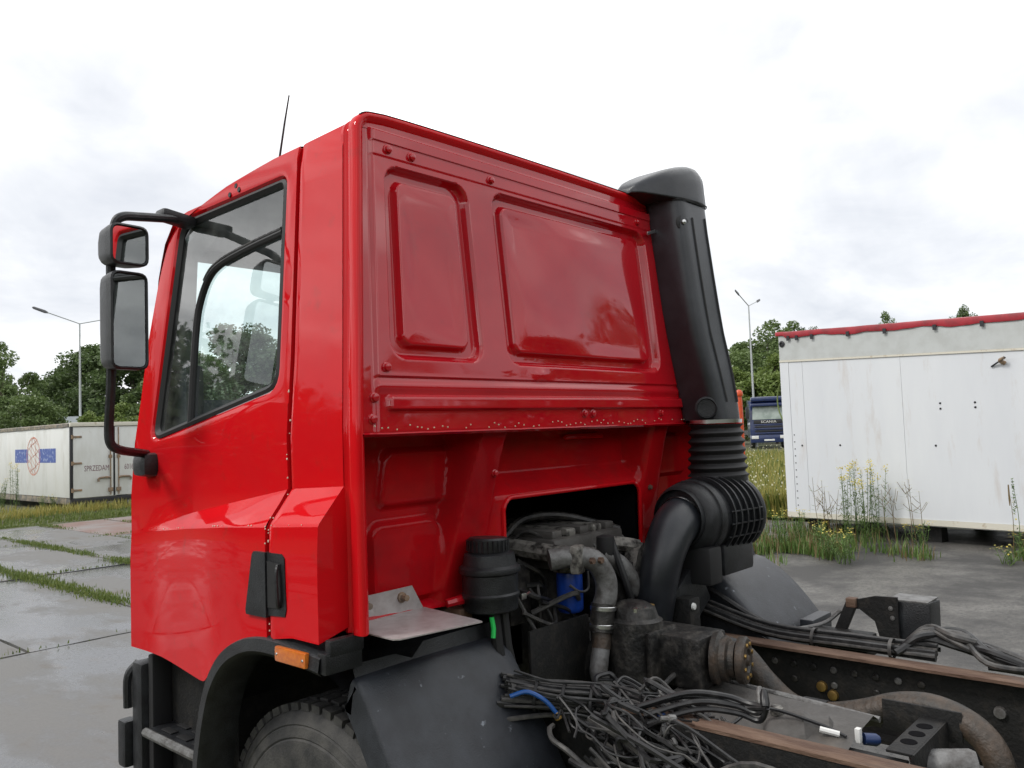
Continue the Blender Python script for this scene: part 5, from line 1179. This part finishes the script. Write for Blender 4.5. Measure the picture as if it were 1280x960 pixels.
for k in range(46):       # loose loops
    cx, cy_, cz_ = rc.uniform(.50, .76), rc.uniform(-.72, -.30), rc.uniform(.93, 1.06); ra, rb = rc.uniform(.05, .13), rc.uniform(.04, .10); ph = rc.uniform(0, 6.28); tl_ = rc.uniform(-.6, .6); pts_ = []
    for i in range(10):
        a = ph + i * rc.uniform(.42, .58); pts_.append((cx + ra * .8 * math.cos(a) + .012 * i * rc.uniform(-.5, .5), cy_ + rb * 1.6 * math.sin(a), cz_ + .05 * math.sin(a + tl_) + rc.gauss(0, .006)))
    MB().tube(cat(pts_, 5), rc.choice([.003, .004, .0055, .008]), 6).out('cable', rc.choice(['cable', 'cable', 'cable2']), cb0)
for k in range(26):       # hanging part outside the rail, running rearwards
    z0 = .98 - rc.uniform(0, .22); x0 = .58 + rc.uniform(-.06, .05); y0 = -.32 - rc.uniform(0, .1)
    pts_ = [(x0, y0, z0 + .06), (x0 + rc.gauss(0, .03), y0 - .14, z0 + rc.gauss(0, .03)), (x0 + rc.gauss(0, .03), y0 - .30, z0 - .02 + rc.gauss(0, .04)), (x0 + .02, y0 - .52, z0 + rc.gauss(0, .04)), (x0 + .02, y0 - .8, z0 - .03)]
    MB().tube(cat(pts_, 6), rc.choice([.004, .006, .009]), 6).out('cable', rc.choice(['cable', 'cable2', 'cable2']), cb0)
for dz, dy in ((0, 0), (.022, .02), (-.02, -.01), (.008, .04)):   # thick pair looping forward over the rail
    MB().tube(cat([(.62, -.50 + dy, 1.05 + dz), (.70, -.62 + dy, 1.09 + dz), (.78, -.70 + dy, 1.075 + dz), (.80, -.76 + dy, 1.06 + dz), (.79, -.80, 1.085)], 6), .0085, 8).out('cable', 'cable', cb0)
for sx_ in (0, 1): MB().lathe([(.012, 0), (.014, .01), (.012, .035), (.007, .05), (0, .052)], (.79 + .015 * sx_, -.795 + .02 * sx_, 1.085), (.5, .3, .8), 10).out('connector', 'pipe' if sx_ else 'cable', cb0)
for k in range(9):
    c = Vector((rc.uniform(.54, .74), rc.uniform(-.72, -.3), rc.uniform(1.0, 1.08))); d_ = Vector((rc.gauss(0, 1), rc.gauss(0, 1), rc.gauss(0, .4))).normalized()
    MB().lathe([(.006, 0), (.011, .004), (.012, .022), (.008, .026), (.007, .045), (0, .046)], c, d_, 8).out('connector', rc.choice(['cable', 'cable2', 'cable', 'cable2', 'navy', 'pipe']), cb0)
for k in range(5):
    y_ = -.14 - k * .075; MB().lathe([(.046, -.005), (.048, -.004), (.048, .004), (.046, .005)], (.56 + k * .042, y_, 1.055 - k * .008), (.5, -.8, -.1), 14, False).out('cable_tie', 'rubber', cb0)
MB().tube(cat([(.46, -.12, 1.075), (.50, -.155, 1.085), (.53, -.20, 1.06), (.55, -.23, 1.02)], 6), .007, 8).out('blue_air_line', 'cable_blue', cb0)
MB().lathe([(.010, 0), (.012, .006), (.012, .02), (.006, .024), (0, .024)], (.548, -.225, 1.022), (.3, -.4, -.8), 8).out('fitting', 'brass', cb0)
MB().tube(cat([(.72, -.42, 1.08), (.80, -.43, 1.10), (.82, -.50, 1.04), (.76, -.60, 1.03)], 6), .006, 6).out('cable', 'cable2', cb0)
MB().tube(cat([(.70, -.50, .99), (.68, -.70, .95), (.66, -.95, .965), (.64, -1.1, 1.0)], 6), .008, 6).out('cable', 'cable2', cb0)
MB().tube(cat([(.84, -.66, .995), (.96, -.70, 1.02), (1.02, -.85, .985), (1.02, -.93, .965)], 6), .0055, 6).out('cable', 'cable', cb0)
MB().tube([(1.0, -.86, .978), (1.02, -.91, .968)], .009, 8).out('connector', 'white_plastic', cb0); MB().box(1.03, 1.05, -.965, -.95, .95, .99, .002).out('clip', 'white_plastic', cb0)
MB().lathe([(.017, 0), (.018, .035), (.012, .045), (0, .045)], (1.06, -.965, .955), (.6, -.7, -.1), 12).out('sensor', 'navy', cb0)
MB().box(.60, .70, -1.12, -1.04, .90, 1.0, .01).out('rail_bracket', 'frame', T)
# ---------------- right rail: lines, bracket and control box
rc2 = random.Random(8)
rbn = MB().tube(cat([(1.64, .05, 1.18), (1.66, -.15, 1.115), (1.67, -.40, 1.062), (1.67, -.75, 1.06), (1.68, -1.0, 1.058)], 6), .020, 8).out('line_bundle', 'cable', T); rbn['label'] = 'black lines strapped along the right rail'
for k in range(12):
    o1, o2 = rc2.gauss(0, .022), abs(rc2.gauss(0, .014))
    MB().tube(cat([(1.60 + o1, .10, 1.20 + o2), (1.65 + o1, -.12, 1.125 + o2), (1.665 + o1, -.40, 1.058 + o2), (1.67 + o1, -.72, 1.056 + o2), (1.69 + o1, -1.0, 1.054 + o2)], 6), rc2.choice([.006, .008, .010]), 6).out('cable', rc2.choice(['cable', 'cable2', 'cable']), rbn)
for k in range(13):      # coiled lines at the far end
    a0 = rc2.uniform(0, 1); pts_ = [(1.70 + rc2.gauss(0, .03), -.88, 1.06), (1.74 + rc2.gauss(0, .03), -.95, 1.10 + rc2.uniform(0, .03)), (1.75 + rc2.gauss(0, .03), -1.06, 1.105 + rc2.uniform(-.02, .03)), (1.72 + rc2.gauss(0, .03), -1.17, 1.085 + rc2.uniform(-.02, .02)), (1.70, -1.22 - .03 * k * .3, 1.05), (1.68, -1.16, 1.05)]
    MB().tube(cat(pts_, 6), rc2.choice([.008, .010, .013]), 8).out('cable', rc2.choice(['cable', 'cable2']), rbn)
MB().lathe([(.012, 0), (.012, .03), (.008, .036), (0, .036)], (1.70, -1.225, 1.055), (.2, -.9, .3), 10).out('plug', 'white_fl', rbn)
MB().tube(cat([(1.70, -.36, 1.075), (1.74, -.45, 1.065), (1.80, -.56, 1.09), (1.84, -.62, 1.14)], 6), .008, 8).out('grey_line', 'pipe', rbn)
for y in (-.58, -.86): MB().lathe([(.036, -.006), (.036, .006)], (1.67, y, 1.066), (0, 1, 0), 14, False).out('cable_tie', 'cable2', rbn)
sb = MB().box(1.80, 1.83, -.66, -.62, 1.02, 1.19, .004, Matrix.Rotation(R(24), 3, 'X')).out('stay', 'frame', T)
MB().box(1.797, 1.835, -.692, -.655, 1.165, 1.20, .004).out('stay_end', 'rust', sb)
MB().prism([(-.66, 1.195), (-.70, 1.198), (-.76, 1.215), (-.84, 1.218), (-.84, 1.06), (-.80, 1.03), (-.77, 1.06), (-.755, 1.12), (-.70, 1.16), (-.66, 1.155)], 0, 1.815, 1.825).out('stay_plate', 'frame', sb)
for y, z in ((-.682, 1.178), (-.815, 1.175), (-.82, 1.14)): MB().lathe([(.009, 0), (.008, .003), (0, .004)], (1.8145, y, z), (-1, 0, 0), 10).out('bolt', 'pipe', sb)
bx2 = MB().box(1.835, 1.97, -.945, -.80, 1.055, 1.20, .008, Matrix.Rotation(R(4), 3, 'Y')).out('control_box', 'black_plastic', T)
MB().box(1.84, 1.965, -.94, -.80, 1.199, 1.206, .002).out('box_lid', 'pipe', bx2)
MB().box(1.85, 1.90, -.84, -.80, 1.0, 1.055, .005).out('box_foot', 'frame', bx2)
for k in range(3): MB().tube(cat([(1.86, -.86 - .02 * k, 1.055), (1.84, -.88 - .02 * k, 1.01), (1.76, -.92, 1.03), (1.70, -.96, 1.06)], 5), .006, 6).out('box_cable', 'cable', bx2)
MB().box(1.70, 1.82, -.76, -.54, 1.0, 1.08, .01).out('battery_bracket', 'frame', T)
# wires and plate between guard and rail on the right
MB().prism([(-.05, 1.02), (-.05, 1.16), (-.26, 1.10), (-.42, 1.02)], 0, 1.66, 1.665).out('side_plate', 'black_plastic', T)
MB().tube(cat([(1.70, .02, 1.22), (1.70, -.12, 1.20), (1.71, -.28, 1.12), (1.71, -.40, 1.07)], 6), .012, 8).out('rubber_trim', 'cable', T)

# ================================================================== PLANTS BY THE CONTAINER (each a thing)
def leafquad(mb, p, d, ln, w):
    d = Vector(d).normalized(); s_ = d.cross(Vector((0, 0, 1))); s_ = s_.normalized() * w if s_.length > 1e-6 else Vector((w, 0, 0)); p = Vector(p)
    mb.add([p, p + d * ln * .5 + s_, p + d * ln, p + d * ln * .5 - s_], [(0, 1, 2, 3)])
def plant(name, loc, h, kind, label, seed, group):
    r = random.Random(seed); t = empty(name, (loc[0], loc[1], 0)); tag(t, label, 'plant', group); B = Vector((loc[0], loc[1], -.01))
    st = MB(); lf = MB(); fl = MB(); ns = {'goldenrod': 5, 'umbel': 3, 'mullein': 1, 'rush': 1, 'bushy': 9}[kind]
    for k in range(ns):
        a = r.uniform(0, 6.28); hh = h * r.uniform(.78, 1.0); sp = .10 if kind != 'bushy' else .22; b0 = B + Vector((r.gauss(0, .05), r.gauss(0, .05), 0)); top = b0 + Vector((math.cos(a) * sp * r.uniform(.2, 1), math.sin(a) * sp * r.uniform(.2, 1), hh)); pth = cat([b0, (b0 + top) / 2 + Vector((r.gauss(0, .02), r.gauss(0, .02), 0)), top], 6)
        st.tube(pth, [.006 * (1 - .6 * i / 12) for i in range(13)], 5)
        if kind in ('goldenrod', 'bushy', 'mullein'):
            nl = int(hh * (55 if kind == 'goldenrod' else 40))
            for j in range(nl):
                u = r.uniform(.12, .93); p = b0.lerp(top, u); q = r.uniform(0, 6.28); leafquad(lf, p, (math.cos(q), math.sin(q), r.uniform(.1, .7)), (.11 if kind != 'mullein' else .09) * (1.15 - .7 * u), .008)
        if kind == 'goldenrod':
            for j in range(26):
                q = r.uniform(0, 6.28); rr0 = r.uniform(.01, .06); p = top + Vector((math.cos(q) * rr0, math.sin(q) * rr0, r.uniform(-.05, .04))); leafquad(fl, p, (r.gauss(0, 1), r.gauss(0, 1), r.gauss(0, 1)), .028, .011)
        if kind == 'bushy' and k % 2 == 0:
            for j in range(8):
                p = top + Vector((r.gauss(0, .03), r.gauss(0, .03), r.gauss(0, .02))); leafquad(fl, p, (r.gauss(0, 1), r.gauss(0, 1), r.gauss(0, .3)), .03, .014)
        if kind == 'umbel':
            for j in range(4):
                u = r.uniform(.45, .9); p = b0.lerp(top, u); q = r.uniform(0, 6.28); e = p + Vector((math.cos(q) * .12, math.sin(q) * .12, r.uniform(.06, .18))); st.tube([p, (p + e) / 2 + Vector((0, 0, -.01)), e], .0035, 4)
                for w in range(9): leafquad(fl, e + Vector((r.gauss(0, .02), r.gauss(0, .02), r.gauss(0, .004))), (r.gauss(0, 1), r.gauss(0, 1), .1), .02, .008)
                leafquad(lf, p, (math.cos(q + 2), math.sin(q + 2), .2), .12, .012)
            for w in range(12): leafquad(fl, top + Vector((r.gauss(0, .025), r.gauss(0, .025), r.gauss(0, .005))), (r.gauss(0, 1), r.gauss(0, 1), .1), .022, .009)
        if kind == 'mullein':
            for j in range(60): p = b0.lerp(top, r.uniform(.6, 1.02)); q = r.uniform(0, 6.28); leafquad(lf, p, (math.cos(q), math.sin(q), .5), .03, .010)
            for j in range(10): p = b0.lerp(top, r.uniform(.5, .75)) + Vector((r.gauss(0, .015), r.gauss(0, .015), 0)); leafquad(fl, p, (r.gauss(0, 1), r.gauss(0, 1), .3), .03, .014)
        if kind == 'rush': st.tube([b0.lerp(top, .7), b0.lerp(top, .8), top], [.006, .012, .009], 6)
    st.out('stem', 'weed' if kind in ('goldenrod', 'bushy', 'mullein') else 'weed_brown', t)
    if lf.v: lf.out('leaves', 'weed', t, False)['kind'] = 'stuff'
    if fl.v: fl.out('flowers', 'yellow' if kind in ('goldenrod', 'bushy', 'mullein') else 'white_fl', t, False)['kind'] = 'stuff'
    return t
GR = 'wild plants before the container'
PL = [('goldenrod_plant', (1048, 12.6), 1.20, 'goldenrod', 'leftmost tall goldenrod with pale yellow top before the container'),
      ('goldenrod_plant', (1066, 12.7), 1.28, 'goldenrod', 'tallest goldenrod clump before the middle of the container'),
      ('goldenrod_plant', (1082, 12.6), 1.26, 'goldenrod', 'goldenrod just right of the tallest clump'),
      ('goldenrod_plant', (1072, 12.2), 1.0, 'goldenrod', 'shorter leafy goldenrod at the foot of the tallest clump'),
      ('bushy_plant', (1040, 10.9), .45, 'bushy', 'low bushy plant with yellow flowers nearest to the truck'),
      ('bushy_plant', (1024, 11.2), .42, 'bushy', 'low yellow flowering weed left of the nearest bushy plant'),
      ('bushy_plant', (1010, 11.8), .5, 'bushy', 'yellow flowering weed below the left corner of the container'),
      ('bushy_plant', (962, 12.2), .62, 'bushy', 'green weed beside the black air filter drum'),
      ('bushy_plant', (985, 12.6), .55, 'bushy', 'green weed at the foot of the container corner'),
      ('umbel_plant', (1108, 12.2), .92, 'umbel', 'thin branching dry umbel right of the goldenrod'),
      ('umbel_plant', (1136, 11.8), 1.05, 'umbel', 'branching umbel with pale flower plates before the second wall seam'),
      ('umbel_plant', (1018, 12.9), 1.05, 'umbel', 'dry umbel stalks before the riveted left wall strip'),
      ('umbel_plant', (1034, 13.0), .95, 'umbel', 'thin dark flower stalks left of the goldenrod'),
      ('bushy_plant', (1140, 11.6), .42, 'bushy', 'low green tuft under the second wall seam'),
      ('mullein_plant', (1268, 10.6), 1.12, 'mullein', 'upright mullein spike at the right edge of the picture'),
      ('bushy_plant', (1274, 10.5), .40, 'bushy', 'leafy green tuft at the foot of the mullein spike'),
      ('bushy_plant', (1243, 10.4), .22, 'bushy', 'tiny green weed left of the mullein spike'),
      ('rush_plant', (1250, 11.0), .98, 'rush', 'single dark rush stalk above the orange marker lamp')]
for i, (nm, (px, d), h, kd, lb) in enumerate(PL):
    p = at_px(px, d); plant(nm, p, h, kd, lb, 50 + i, GR)
PL2 = [('tall_weed', (2, 25.5), 1.0, 'bushy', 'reddish weed at the left edge before the white trailer'), ('tall_weed', (18, 25.2), 1.5, 'goldenrod', 'tall green weed before the globe logo'), ('tall_weed', (26, 25.4), 1.35, 'mullein', 'upright green stalk right of the tall weed before the logo'), ('tall_weed', (52, 25.0), .45, 'bushy', 'low yellow flowering weed under the trailer side'), ('tall_weed', (66, 25.0), .45, 'bushy', 'yellow flowering weed nearest to the trailer corner'), ('tall_weed', (172, 25.0), .7, 'bushy', 'green weed under the right trailer door')]
for i, (nm, (px, d), h, kd, lb) in enumerate(PL2): plant(nm, at_px(px, d), h, kd, lb, 90 + i, 'weeds before the left trailer')
